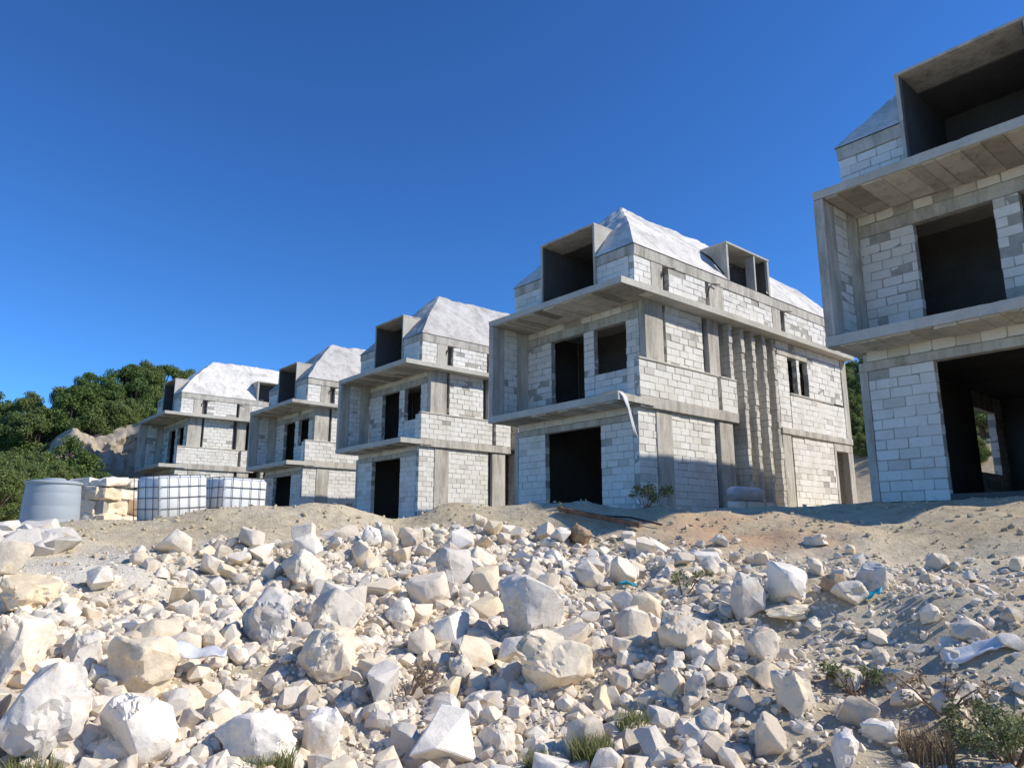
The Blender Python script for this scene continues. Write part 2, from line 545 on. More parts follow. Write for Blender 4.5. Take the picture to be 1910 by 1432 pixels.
def make_block_variants():
    for k in range(8):
        bm = bmesh.new()
        bmesh.ops.create_cube(bm, size=1.0)
        for v in bm.verts:
            v.co = Vector((v.co.x * (BL - JOINT), v.co.y * 0.2, v.co.z * (BH - JOINT)))
        if k >= 5:      # a chipped corner
            c = random.choice([v for v in bm.verts if v.co.y < 0])
            bmesh.ops.bevel(bm, geom=[c], offset=random.uniform(0.03, 0.06), segments=1, affect='VERTICES')
        es = [e for e in bm.edges]
        bmesh.ops.bevel(bm, geom=es, offset=0.008, segments=1, affect='EDGES')
        for v in bm.verts: v.co += Vector((random.uniform(-1, 1), random.uniform(-1, 1), random.uniform(-1, 1))) * 0.0035
        bmesh.ops.triangulate(bm, faces=bm.faces)
        me = bpy.data.meshes.new("block")
        bm.to_mesh(me); bm.free()
        me.materials.append(M['block'])
        block_meshes.append(me)


make_block_variants()
BOXF = np.array([(0, 1, 3, 2), (4, 6, 7, 5), (0, 4, 5, 1), (2, 3, 7, 6), (0, 2, 6, 4), (1, 5, 7, 3)])


class House:
    def __init__(self, at, label, budget, seen_side=True, quality=1):
        self.root = empty("unfinished_house", at)
        tag(self.root, label, "house", "unfinished houses in a row")
        self.at = Vector(at); self.budget = budget; self.walls = []; self.seen_side = seen_side
        self.rnd = random.Random(hash(label) % 1000 if False else int(abs(at[0]) * 100))

    def con(self, name, x0, x1, y0, y1, z0, z1, mat='concrete', bev=0.012, jit=0.004, parent=None):
        return MB().box(x0, x1, y0, y1, z0, z1, bev, jit).build(name, M[mat], parent or self.root)

    def slab(self, name, x0, x1, y0, y1, z0, z1, cx, cy):
        """cast slab with slightly wavy, chipped edges"""
        bm = bmesh.new()
        nx, ny = cx, cy
        gxx = np.linspace(x0, x1, nx); gyy = np.linspace(y0, y1, ny)
        XG, YG = np.meshgrid(gxx, gyy, indexing='ij')
        na = [fbm(XG * 1.3 + self.at.x, YG * 1.3, z * 3 + k, 61, 4) for k, z in ((0, z0), (1, z1))]
        nb = [vnoise(XG * 6 + self.at.x, YG * 6, z * 9 + k, 62) for k, z in ((0, z0), (1, z1))]
        def edge(i, j, z, k):
            x, y = gxx[i], gyy[j]
            e = min(x - x0, x1 - x, y - y0, y1 - y) < 1e-6
            a = float(na[k][i, j]); b = float(nb[k][i, j])
            if not e: return (x, y, z + a * 0.006)
            chip = max(0.0, b - 0.45) * 0.09
            ox = (1 if x - x0 < 1e-6 else (-1 if x1 - x < 1e-6 else 0)); oy = (1 if y - y0 < 1e-6 else (-1 if y1 - y < 1e-6 else 0))
            d = a * 0.012 + chip
            return (x + ox * d, y + oy * d, z + a * 0.010 + (chip * 0.6 if k == 0 else -chip * 0.6))
        lay = []
        for k, z in ((0, z0), (1, z1)):
            lay.append([[bm.verts.new(edge(i, j, z, k)) for j in range(ny)] for i in range(nx)])
        for k in (0, 1):
            for i in range(nx - 1):
                for j in range(ny - 1):
                    bm.faces.new((lay[k][i][j], lay[k][i + 1][j], lay[k][i + 1][j + 1], lay[k][i][j + 1]))
        ring = [(i, 0) for i in range(nx - 1)] + [(nx - 1, j) for j in range(ny - 1)] + [(i, ny - 1) for i in range(nx - 1, 0, -1)] + [(0, j) for j in range(ny - 1, 0, -1)]
        for (i, j), (a, b) in zip(ring, ring[1:] + ring[:1]):
            bm.faces.new((lay[0][i][j], lay[0][a][b], lay[1][a][b], lay[1][i][j]))
        bmesh.ops.recalc_face_normals(bm, faces=bm.faces)
        me = bpy.data.meshes.new(name); bm.to_mesh(me); bm.free()
        return obj(name, me, M['slab'], self.root)

    def wall(self, ax, face, out, a0, a1, z0, z1, thick=0.2, seen=True, rough=0.0, off=0):
        """block wall panel. ax: 'x' or 'y' = direction it runs in; face = coordinate of its outer face; out = +1/-1"""
        rec = 0.013
        lo, hi = (face - thick, face) if out > 0 else (face, face + thick)
        core = (lo + rec, hi - rec)
        e = 0.006
        if ax == 'x': args = (a0 + e, a1 - e, core[0], core[1], z0 + e, z1 - e)
        else: args = (core[0], core[1], a0 + e, a1 - e, z0 + e, z1 - e)
        w = MB().box(*args).build("block_wall", M['mortar'], self.root)
        rows = max(1, int(round((z1 - z0) / BH)))
        bh = (z1 - z0) / rows
        rd = self.rnd
        lst = []
        for i in range(rows):
            c = a0 - (BL * 0.5 if (i + off) % 2 else 0) + rd.uniform(-0.05, 0.05)
            if c > a0: c = a0
            while c < a1 - 0.02:
                n = c + BL * rd.choice((1, 1, 1, 1, 1, 0.92, 1.06))
                s, t = max(c, a0), min(n, a1)
                if a1 - t < 0.07: t = a1
                if t - s > 0.07:
                    lst.append((s, t, z0 + i * bh, z0 + (i + 1) * bh))
                c = max(n, t)
        self.walls.append((w, ax, face, out, thick, lst, seen, rough))
        return w

    def finish(self):
        """largest blocks in view become single parts, the rest is joined per wall"""
        score = []
        for wi, (w, ax, face, out, thick, lst, seen, rough) in enumerate(self.walls):
            for bi, (s, t, z0, z1) in enumerate(lst):
                c = Vector(((s + t) / 2, face, (z0 + z1) / 2)) if ax == 'x' else Vector((face, (s + t) / 2, (z0 + z1) / 2))
                c = c + self.at
                n = Vector((0, out, 0)) if ax == 'x' else Vector((out, 0, 0))
                d = c.length
                f = max(0, -n.dot(c) / d)
                score.append(((t - s) * (z1 - z0) * f / d ** 2 if seen else 0, wi, bi))
        score.sort(reverse=True)
        pick = {(wi, bi) for sc, wi, bi in score[:self.budget] if sc > 0}
        rd = self.rnd
        for wi, (w, ax, face, out, thick, lst, seen, rough) in enumerate(self.walls):
            V, Fc = [], []
            for bi, (s, t, z0, z1) in enumerate(lst):
                pr = rd.uniform(-0.006, 0.008) + (rd.uniform(-0.012, 0.012) if rough else 0)
                lose = rd.random() < (rough if rough else 0.006)
                mid = face - out * thick / 2 + out * pr
                j = JOINT * (0.5 + (rd.random() * 2.2 if rough else rd.random() ** 2 * 1.8))
                if lose:
                    continue          # a block not laid: bare mortar bed behind
                if (wi, bi) in pick:
                    me = rd.choice(block_meshes) if not rough else block_meshes[rd.choice((0, 2, 5, 6, 7))]
                    o = bpy.data.objects.new("block", me)
                    COL.objects.link(o); o.parent = w
                    o.location = ((s + t) / 2, mid, (z0 + z1) / 2) if ax == 'x' else (mid, (s + t) / 2, (z0 + z1) / 2)
                    base = 0 if (ax == 'x' and out < 0) else (math.pi if ax == 'x' else (math.pi / 2 if out > 0 else -math.pi / 2))
                    o.rotation_euler = (rd.uniform(-.006, .006), rd.uniform(-.008, .008) * (3 if rough else 1), base + rd.uniform(-.008, .008))
                    o.scale = ((t - s - j) / (BL - JOINT), (thick - 0.004) / 0.2, (z1 - z0 - j) / (BH - JOINT))
                else:
                    b0, b1 = mid - thick / 2 + .002, mid + thick / 2 - .002
                    h = j / 2
                    q = []
                    for A in ((s + h, t - h) if ax == 'x' else (b0, b1)):
                        for B in ((b0, b1) if ax == 'x' else (s + h, t - h)):
                            for Z in (z0 + h, z1 - h):
                                q.append((A + rd.uniform(-.005, .005), B + rd.uniform(-.004, .004), Z + rd.uniform(-.005, .005)))
                    Fc.append(BOXF + len(V)); V += q
            if V:
                me = raw_mesh("block_infill", V, np.concatenate(Fc))
                bm = bmesh.new(); bm.from_mesh(me); bmesh.ops.recalc_face_normals(bm, faces=bm.faces); bm.to_mesh(me); bm.free()
                tag(obj("block_infill", me, M['block'], w), kind="stuff")


def roof_profile(d):
    return np.interp(d, [0, 0.10, 0.72, 1.4, 2.8], [8.27, 8.42, 9.22, 9.96, 11.30])


def build_house(at, label, budget, far_detail=False, seen_side=True, grey=False):
    h = House(at, label, budget, seen_side)
    C = h.con; W = h.wall
    ZB = -0.15
    # floors and slabs
    C("floor_slab", -5.56, -0.07, 0.03, 13.66, -1.0, -0.02, 'inner_shade')
    C("floor_slab", -5.59, -0.31, 0.245, 13.69, 3.207, 3.413, 'inner_shade')
    bs = h.slab("balcony_slab", -5.82, 0.12, -1.06, 0.58, 3.20, 3.42, 40, 10)
    rs = h.slab("roof_slab", -5.82, 0.38, -1.06, 13.72, 6.66, 6.86, 42, 90)
    # soffit boarding marks: panels under the two slabs
    rd = h.rnd
    for (z, y1, xr, par) in ((6.66, 0.585, 0.30, rs), (3.20, -0.03, 0.05, bs)):
        x = -5.55
        while x < xr - 0.15:
            wd = rd.uniform(0.26, 0.52)
            y = -1.0
            while y < y1 - 0.05:
                ln = rd.uniform(0.8, 1.7)
                ye = min(y + ln, y1)
                if y1 - ye < 0.2: ye = y1
                t = rd.uniform(0.006, 0.06)
                MB().box(x + .006, min(x + wd, xr) - .006, y + .005, ye - .005, z - t, z + 0.01, 0.003, 0.006).build("soffit_panel", M['soffit'], par)
                y = ye
            x += wd
    # overhang soffit along the side
    # fin closing the balcony
    C("fin_column", -5.82, -5.60, -1.058, -0.52, 3.425, 6.655, 'concrete', 0.02)
    W('y', -5.605, +1, -0.515, 0.10, 3.43, 6.65, 0.20, rough=0.02)
    C("fin_column", -5.815, -5.57, 0.105, 0.60, 3.425, 6.655)
    # front, ground floor
    C("column", -5.62, -5.44, -0.01, 0.25, ZB, 2.745)
    W('x', 0.0, -1, -5.435, -4.07, ZB, 2.745)
    W('x', 0.0, -1, -1.56, -0.262, ZB, 2.745)
    C("lintel", -5.62, -0.262, -0.015, 0.24, 2.75, 2.95)
    W('x', 0.0, -1, -5.43, -0.262, 2.955, 3.195)
    # front, first floor (set back behind the balcony)
    W('x', 0.60, -1, -5.565, -4.35, 3.43, 6.095, rough=0.03)
    W('x', 0.60, -1, -2.78, -2.30, 3.43, 6.095, rough=0.06)
    W('x', 0.60, -1, -2.295, -0.925, 3.43, 4.55)
    W('x', 0.60, -1, -0.92, -0.385, 3.43, 6.095, rough=0.03)
    C("lintel", -5.565, -0.385, 0.585, 0.82, 6.10, 6.40)
    W('x', 0.60, -1, -5.565, -0.385, 6.405, 6.65, rough=0.02)
    # front, attic
    W('x', 0.0, -1, -5.60, -4.11, 6.865, 7.945)
    W('x', 0.0, -1, -1.55, -0.215, 6.865, 7.945)
    C("ring_beam", -5.62, -4.11, -0.025, 0.22, 7.95, 8.27)
    C("ring_beam", -1.55, -0.02, -0.025, 0.22, 7.95, 8.27)
    # side, ground floor
    SF = -0.05
    W('y', SF, +1, 0.0, 0.82, ZB, 3.125)
    C("column", -0.28, SF + 0.03, 0.825, 1.60, ZB, 3.125)
    W('y', SF, +1, 1.605, 3.89, ZB, 3.125)
    C("column", -0.32, SF + 0.05, 4.10, 4.90, ZB, 3.125)
    C("column", -0.45, -0.16, 3.90, 4.095, ZB, 3.12, 'inner_shade')  # dark filler behind the open gap, standing in for its shade
    C("column", -0.28, SF + 0.04, 8.12, 8.75, ZB, 3.07)
    C("column", -0.45, -0.17, 8.76, 8.895, ZB, 3.07, 'inner_shade')  # fills the unlaid gap, shade put into its dark colour
    W('y', SF, +1, 8.90, 12.10, ZB + 0.25, 3.07)
    C("plinth", -0.27, SF + 0.02, 8.90, 12.10, ZB - 0.3, ZB + 0.245, 'slab')
    C("door_jamb", -0.27, SF + 0.02, 12.105, 12.28, ZB, 2.745)
    C("lintel", -0.28, SF + 0.025, 12.105, 13.70, 2.75, 3.07)
    C("column", -0.30, SF + 0.03, 13.25, 13.70, ZB, 2.745)
    # edge beams
    C("edge_beam", -0.30, 0.08, -0.02, 5.20, 3.13, 3.48, 'concrete', 0.02, 0.01)
    C("edge_beam", -0.30, 0.03, 8.08, 13.72, 3.08, 3.33, 'concrete', 0.02, 0.01)
    # side, parapet
    W('y', 0.06, +1, 0.0, 4.05, 3.485, 4.585, 0.19)
    C("coping", -0.125, 0.085, -0.02, 4.06, 4.59, 4.66, 'slab')
    W('y', 0.05, +1, 4.27, 5.20, 3.485, 4.585, 0.18)
    C("coping", -0.125, 0.075, 4.26, 5.21, 4.59, 4.66, 'slab')
    C("column", -0.30, -0.14, 4.055, 4.255, 3.485, 4.60, 'inner_shade')
    W('x', 0.005, -1, -0.42, -0.135, 3.485, 4.585, 0.18)
    # side, first floor
    UF = -0.135
    C("column", -0.38, UF + 0.004, 0.60, 1.50, 3.425, 6.655)
    C("column", -0.50, UF - 0.20, 1.505, 1.665, 3.43, 6.655, 'inner_shade')  # not a column: gap filler coloured dark as shade
    W('y', UF - 0.03, +1, 1.67, 3.66, 3.43, 6.655, 0.17, rough=0.01)
    C("column", -0.50, UF - 0.18, 3.665, 3.925, 3.43, 6.655, 'inner_shade')  # gap filler, its dark colour stands for the shade inside
    C("column", -0.40, UF + 0.01, 3.93, 4.56, 3.425, 6.655)
    # block piers in front of the stair
    for k, yc in enumerate((5.10, 5.85, 6.55, 7.29, 8.0)):
        z0 = ZB if k else 3.49
        p = MB().box(-0.74, -0.03, yc - 0.08, yc + 0.08, z0, 6.655).build("block_pier", M['mortar'], h.root)
        rows = int(round((6.655 - z0) / BH)); bh = (6.655 - z0) / rows
        V, Fc = [], []
        for i in range(rows):
            sh = rd.uniform(-.025, .02)
            for (xa, xb) in (((-0.76, -0.30), (-0.29, -0.01)) if i % 2 else ((-0.76, -0.01),)):
                q = [(x + sh + rd.uniform(-.006, .006), y + rd.uniform(-.014, .014), z + rd.uniform(-.006, .006)) for x in (xa, xb) for y in (yc - 0.10, yc + 0.10)
                     for z in (z0 + i * bh + .009, z0 + (i + 1) * bh - .009)]
                Fc.append(BOXF + len(V)); V += q
        me = raw_mesh("block_infill", V, np.concatenate(Fc))
        bm = bmesh.new(); bm.from_mesh(me); bmesh.ops.recalc_face_normals(bm, faces=bm.faces); bm.to_mesh(me); bm.free()
        tag(obj("block_infill", me, M['pier'], p), kind="stuff")
    C("stair_landing", -1.6, -0.77, 5.25, 7.9, 3.22, 3.40, 'concrete')
    C("stair_landing", -1.6, -0.77, 5.25, 7.9, 4.95, 5.10, 'concrete')
    C("stair_wall", -1.75, -1.61, 5.0, 8.1, ZB, 6.655, 'inner_shade')
    # side, rear rooms
    W('y', UF + 0.10, +1, 8.15, 8.93, 3.335, 6.095)
    W('y', UF + 0.12, +1, 8.94, 13.25, 3.335, 4.62)
    C("sill", -0.24, 0.02, 8.94, 12.3, 4.625, 4.70, 'slab')
    W('y', UF + 0.10, +1, 9.60, 9.80, 4.705, 6.095)
    W('y', UF + 0.10, +1, 10.45, 13.25, 4.705, 6.345, rough=0.05)
    C("lintel", -0.28, UF + 0.13, 8.15, 10.44, 6.10, 6.35)
    W('y', UF + 0.10, +1, 8.15, 13.25, 6.36, 6.655, rough=0.05)
    C("column", -0.30, UF + 0.13, 13.26, 13.70, 3.335, 6.655)
    # side, attic
    W('y', 0.0, +1, 0.0, 0.81, 6.865, 7.895)
    C("column", -0.25, 0.012, 0.815, 1.40, 6.865, 7.895)
    C("column", -0.45, -0.18, 1.405, 1.715, 6.865, 7.895, 'inner_shade')  # closes the gap beside the column, coloured as shade
    W('y', 0.0, +1, 1.72, 3.74, 6.865, 7.895, rough=0.04)
    C("column", -0.45, -0.18, 3.745, 3.915, 6.865, 7.895, 'inner_shade')  # dark filler set back in the gap to read as shade
    C("column", -0.25, 0.012, 3.92, 4.79, 6.865, 7.895)
    W('y', 0.0, +1, 4.795, 8.0, 6.865, 7.895, rough=0.04)
    C("column", -0.25, 0.012, 8.005, 8.60, 6.865, 7.895)
    C("column", -0.45, -0.18, 8.605, 8.895, 6.865, 7.895, 'inner_shade')  # gap closed by a filler with shade in its colour
    W('y', 0.0, +1, 8.90, 13.70, 6.865, 7.895, rough=0.05)
    C("ring_beam", -0.25, 0.03, -0.02, 13.72, 7.90, 8.27, 'concrete', 0.02, 0.012)
    # the two walls that face away
    for z0, z1 in ((ZB, 3.2), (3.42, 6.66), (6.865, 8.25)):
        if z0 == ZB:
            W('y', -5.62, -1, 0.26, 6.5, z0, z1, seen=False)
            W('y', -5.62, -1, 8.30, 13.45, z0, z1, seen=False)
            W('y', -5.62, -1, 6.51, 8.29, z0, 0.9, seen=False)
            C("lintel", -5.62, -5.42, 6.51, 8.29, 2.72, 3.19)
        else:
            W('y', -5.60, -1, 0.61 if z0 < 6 else 0.21, 13.45, z0 + .02, z1 - .02, seen=False)
        W('x', 13.70, +1, -5.60, -0.33, z0 + .02, z1 - .02, seen=False)
    C("shade_partition", -5.40, -0.33, 8.95, 9.07, 0.0, 3.2, 'inner_shade')  # added across the garage to keep light out, coloured dark as shade
    C("shade_lining", -5.415, -5.38, 0.26, 6.45, 0.0, 3.2, 'inner_shade')  # added panel over the pale blocks, garage shade in its colour
    C("shade_lining", -5.395, -5.36, 0.83, 2.99, 3.42, 6.65, 'inner_shade')  # added dark panel, stands for shade in the balcony room
    C("shade_lining", -0.35, -0.32, 0.26, 4.0, 0.0, 3.12, 'inner_shade')  # added panel on the garage's right side, coloured as shade
    C("shade_partition", -5.35, -0.52, 3.0, 3.1, 3.42, 6.65, 'inner_shade')  # added to make the room behind the balcony read as dark
    # roof: rendered concrete hip with openings for the dormers
    xs = np.linspace(-5.66, 0.06, 59); ys = np.linspace(-0.06, 13.76, 140)
    XX, YY = np.meshgrid(xs, ys, indexing='ij')
    D = np.minimum(np.minimum(-XX + 0.06, XX + 5.66), np.minimum(YY + 0.06, 13.76 - YY))
    lum = fbm(XX * 1.1 + at[0], YY * 1.1, 0, 5, 4)
    ZZ = roof_profile(D) + lum * 0.075 * np.clip(D * 2, 0, 1) + fbm(XX * 5 + at[0], YY * 5, 0, 8, 2) * 0.028 * np.clip(D * 4, 0, 1)
    ii = np.arange(XX.size).reshape(XX.shape)
    cx = (XX[:-1, :-1] + XX[1:, 1:]) / 2; cy = (YY[:-1, :-1] + YY[1:, 1:]) / 2
    cut = ((cx > -4.06) & (cx < -1.60) & (cy < 0.86)) | ((cy > 5.18) & (cy < 7.86) & (cx > -0.90))
    # keep the diagonals along the hips
    flip = ((cx > -2.8) == (cy < 6.85))
    a, b, c, d = ii[:-1, :-1], ii[1:, :-1], ii[1:, 1:], ii[:-1, 1:]
    t1 = np.where(flip[..., None], np.stack([a, b, d], -1), np.stack([a, b, c], -1))[~cut]
    t2 = np.where(flip[..., None], np.stack([b, c, d], -1), np.stack([a, c, d], -1))[~cut]
    me = raw_mesh("roof", np.stack([XX, YY, ZZ], -1).reshape(-1, 3), np.concatenate([t1.reshape(-1, 3), t2.reshape(-1, 3)]), True)
    me.set_sharp_from_angle(angle=R(24))
    roof = obj("roof", me, M['grey_roof' if grey else 'roof'], h.root)
    # front dormer
    dm = empty("dormer"); dm.parent = h.root
    def DP(name, mat, f):
        m = MB(); f(m); return m.build(name, M[mat], dm)
    prof = [(-0.07, 8.28), (-0.07, 9.40), (1.02, 9.40), (0.70, 9.20), (0.10, 8.44)]
    for x0, nm in ((-4.14, "cheek"), (-1.63, "cheek")):
        DP(nm, 'slab', lambda m: m.poly([(x0, y, z) for y, z in prof], (0.08, 0, 0)))
        DP("frame_post", 'concrete', lambda m: m.box(x0 + .002, x0 + 0.078, -0.072, 0.95, 6.865, 8.275, 0.006))
    DP("frame_head", 'concrete', lambda m: m.box(-4.15, -1.55, -0.09, 1.10, 9.402, 9.48, 0.01, 0.006))
    DP("cheek_lip", 'slab', lambda m: m.poly([(-1.548, -0.02, 8.30), (-1.548, 0.10, 8.30), (-1.548, 1.20, 9.62), (-1.548, 1.06, 9.62)], (0.10, 0, 0)))
    DP("shade_back", 'inner_shade', lambda m: m.box(-4.05, -1.62, 2.6, 2.68, 6.87, 9.36))  # back, ceiling and sides: added box, shade put into its dark colour
    DP("shade_ceiling", 'inner_shade', lambda m: m.box(-4.14, -1.55, 0.98, 2.7, 9.362, 9.398))
    DP("shade_side", 'inner_shade', lambda m: m.box(-4.058, -4.02, -0.03, 2.59, 6.87, 9.36))
    DP("shade_side", 'inner_shade', lambda m: m.box(-1.672, -1.632, -0.03, 2.59, 6.87, 9.36))
    # side dormer
    prof = [(0.05, 8.30), (0.05, 9.66), (-0.98, 9.66), (-0.60, 9.32), (-0.06, 8.52)]
    dm = empty("dormer"); dm.parent = h.root
    for y0 in (5.10, 7.82):
        DP("cheek", 'concrete', lambda m: m.poly([(x, y0, z) for x, z in prof], (0, 0.11, 0)))
    DP("frame_head", 'slab', lambda m: m.box(-1.05, 0.075, 5.08, 7.95, 9.663, 9.74, 0.01, 0.006))
    DP("mullion", 'slab', lambda m: m.box(-0.32, 0.04, 6.90, 6.99, 8.28, 9.658, 0.006))
    DP("shade_back", 'inner_shade', lambda m: m.box(-1.05, -0.95, 5.12, 7.92, 8.0, 9.655))  # back, side and floor: added panels coloured dark as shade
    DP("shade_side", 'inner_shade', lambda m: m.box(-0.96, -0.05, 7.78, 7.818, 8.0, 9.655))
    DP("floor", 'inner_shade', lambda m: m.box(-0.96, -0.27, 5.12, 7.92, 7.9, 8.1))  # added panel hiding the roof underside, coloured as shade
    # bars sticking out beside the attic columns
    for y, z in ((1.30, 7.75), (3.84, 7.80), (8.66, 7.82)):
        MB().tube([(-0.02, y, z - 0.42), (0.06, y + 0.05, z - 0.1), (0.09, y + 0.2, z + 0.06), (0.16, y + 0.55, z + 0.1)], 0.022, 5).build("rebar", M['rebar'], h.root)
    h.finish()
    return h


labels = ["bare block house with its whole front in shade, dirt road at its garage",
          "white block house with five slender block piers, white strip hanging at its corner",
          "third block house of the row, just beyond the one with the hanging white strip",
          "fourth block house of the row, beside the upright caged tank",
          "last block house of the row, next to the rock cut and wooded slope"]
houses = []
for k, a in enumerate(HOUSE_AT):
    houses.append(build_house(a, labels[k], (300, 300, 300, 300, 200)[k], grey=k in (2, 3)))

# a strip of white sheeting hanging from the balcony corner of the second house
hx, hy, hz = HOUSE_AT[1]
bm = bmesh.new()
path = [(-0.55, -1.00, 3.452), (-0.15, -1.0, 3.462), (0.10, -0.96, 3.45), (0.19, -0.86, 3.30), (0.215, -0.72, 2.95), (0.20, -0.55, 2.5), (0.20, -0.44, 2.15)]
rows = []
for i, p in enumerate(path):
    rw = []
    for k in range(5):
        t = (k - 2) / 2 * 0.10
        q = Vector(p) + Vector((0.02 * math.sin(i * 1.7 + k), t * (1 - 0.05 * i), 0.01 * math.cos(i * 2.1 + k * 1.3)))
        rw.append(bm.verts.new(q))
    rows.append(rw)
for i in range(len(rows) - 1):
    for k in range(4): bm.faces.new((rows[i][k], rows[i][k + 1], rows[i + 1][k + 1], rows[i + 1][k]))
me = bpy.data.meshes.new("plastic_strip"); bm.to_mesh(me); bm.free()
me.polygons.foreach_set("use_smooth", [True] * len(me.polygons))
o = obj("plastic_strip", me, M['sheet'], None, (hx, hy, hz))
sm = o.modifiers.new("s", 'SOLIDIFY'); sm.thickness = 0.006
tag(o, "white plastic strip draped over the balcony corner and hanging down the blocks", "plastic sheet")
# ------------------------------------------------------------------ rock shapes
def rock_mesh(seed, sub=3, planes=11, flat=1.0, round_=0.0, name="rock", mat=None):
    """broken stone: hull of scattered points, edges chipped, faces roughened; unit half-width"""
    g = np.random.default_rng(seed)
    n = planes + (5 if sub == 3 else 15)
    p = g.normal(size=(n, 3)); p /= np.linalg.norm(p, axis=1)[:, None]
    box = p / np.abs(p).max(1)[:, None]
    mixk = g.uniform(0.25, 0.75) * (1 - round_)
    p = p * (1 - mixk) + box * mixk
    p *= g.uniform(0.80 if sub == 3 else 0.70, 1.0, (n, 1))
    bm = bmesh.new()
    for q in p: bm.verts.new(q)
    rs = bmesh.ops.convex_hull(bm, input=bm.verts)
    bmesh.ops.delete(bm, geom=[e for e in rs['geom_interior'] if isinstance(e, bmesh.types.BMVert)], context='VERTS')
    bmesh.ops.dissolve_limit(bm, angle_limit=R(14), verts=bm.verts, edges=bm.edges)
    bmesh.ops.bevel(bm, geom=list(bm.edges), offset=(0.035 if sub == 3 else 0.022) + 0.16 * round_, segments=1 if round_ < 0.5 else 3, affect='EDGES', clamp_overlap=True)
    bmesh.ops.triangulate(bm, faces=bm.faces)
    for it in range(sub - 2):
        lim = (0.42, 0.22, 0.12)[it]
        es = [e for e in bm.edges if e.calc_length() > lim]
        bmesh.ops.subdivide_edges(bm, edges=es, cuts=1 if it else 2, use_grid_fill=False)
        bmesh.ops.triangulate(bm, faces=bm.faces)
    P = np.array([v.co[:] for v in bm.verts])
    bm.verts.index_update()
    Fc = np.array([[v.index for v in f.verts] for f in bm.faces])
    bm.free()
    o = g.uniform(0, 50, 3)
    nn = fbm(P[:, 0] * 1.9 + o[0], P[:, 1] * 1.9 + o[1], P[:, 2] * 1.9 + o[2], seed % 97, 3)
    P = P * (1 + (0.035 if sub == 3 else 0.06) * nn)[:, None]
    if sub > 3:
        # broken-out bites with sharp lips
        bt = vnoise(P[:, 0] * 1.6 + o[2], P[:, 1] * 1.6 + o[0], P[:, 2] * 1.6, seed % 61 + 3) + 0.25 * vnoise(P[:, 0] * 5 + o[2], P[:, 1] * 5, P[:, 2] * 5, seed % 61 + 4)
        P = P * (1 - 0.10 * sstep(0.12, 0.22, bt) - 0.07 * sstep(0.45, 0.52, bt))[:, None]
        rg = 1 - np.abs(fbm(P[:, 0] * 2.6 + o[0], P[:, 1] * 2.6, P[:, 2] * 2.6 + o[1], seed % 53 + 9, 4))
        P = P * (1 + 0.045 * (rg - 0.6))[:, None]
        n2 = fbm(P[:, 0] * 6 + o[1], P[:, 1] * 6, P[:, 2] * 6, seed % 89 + 7, 3)
        P = P * (1 + 0.020 * n2)[:, None]
    ext = (P.max(0) - P.min(0)) / 2
    P = (P - (P.max(0) + P.min(0)) / 2) / ext
    me = raw_mesh(name, P, Fc, True)
    me.set_sharp_from_angle(angle=R(22 if round_ < 0.5 else 40))
    if mat: me.materials.append(mat)
    return me


def fwd_depth(p):
    return -p.x * math.sin(YAW) * math.cos(PITCH) + p.y * math.cos(YAW) * math.cos(PITCH) + p.z * math.sin(PITCH)


placed = []        # (x, y, radius)


def put_rock(me, p, w, dpt, h, rz, tilt=(0, 0), sink=0.22, name="rock"):
    o = bpy.data.objects.new(name, me); COL.objects.link(o)
    o.scale = (w / 2, dpt / 2, h / 2)
    o.rotation_euler = (tilt[0], tilt[1], rz)
    o.location = (p[0], p[1], p[2] + h * (0.5 - sink))
    return o


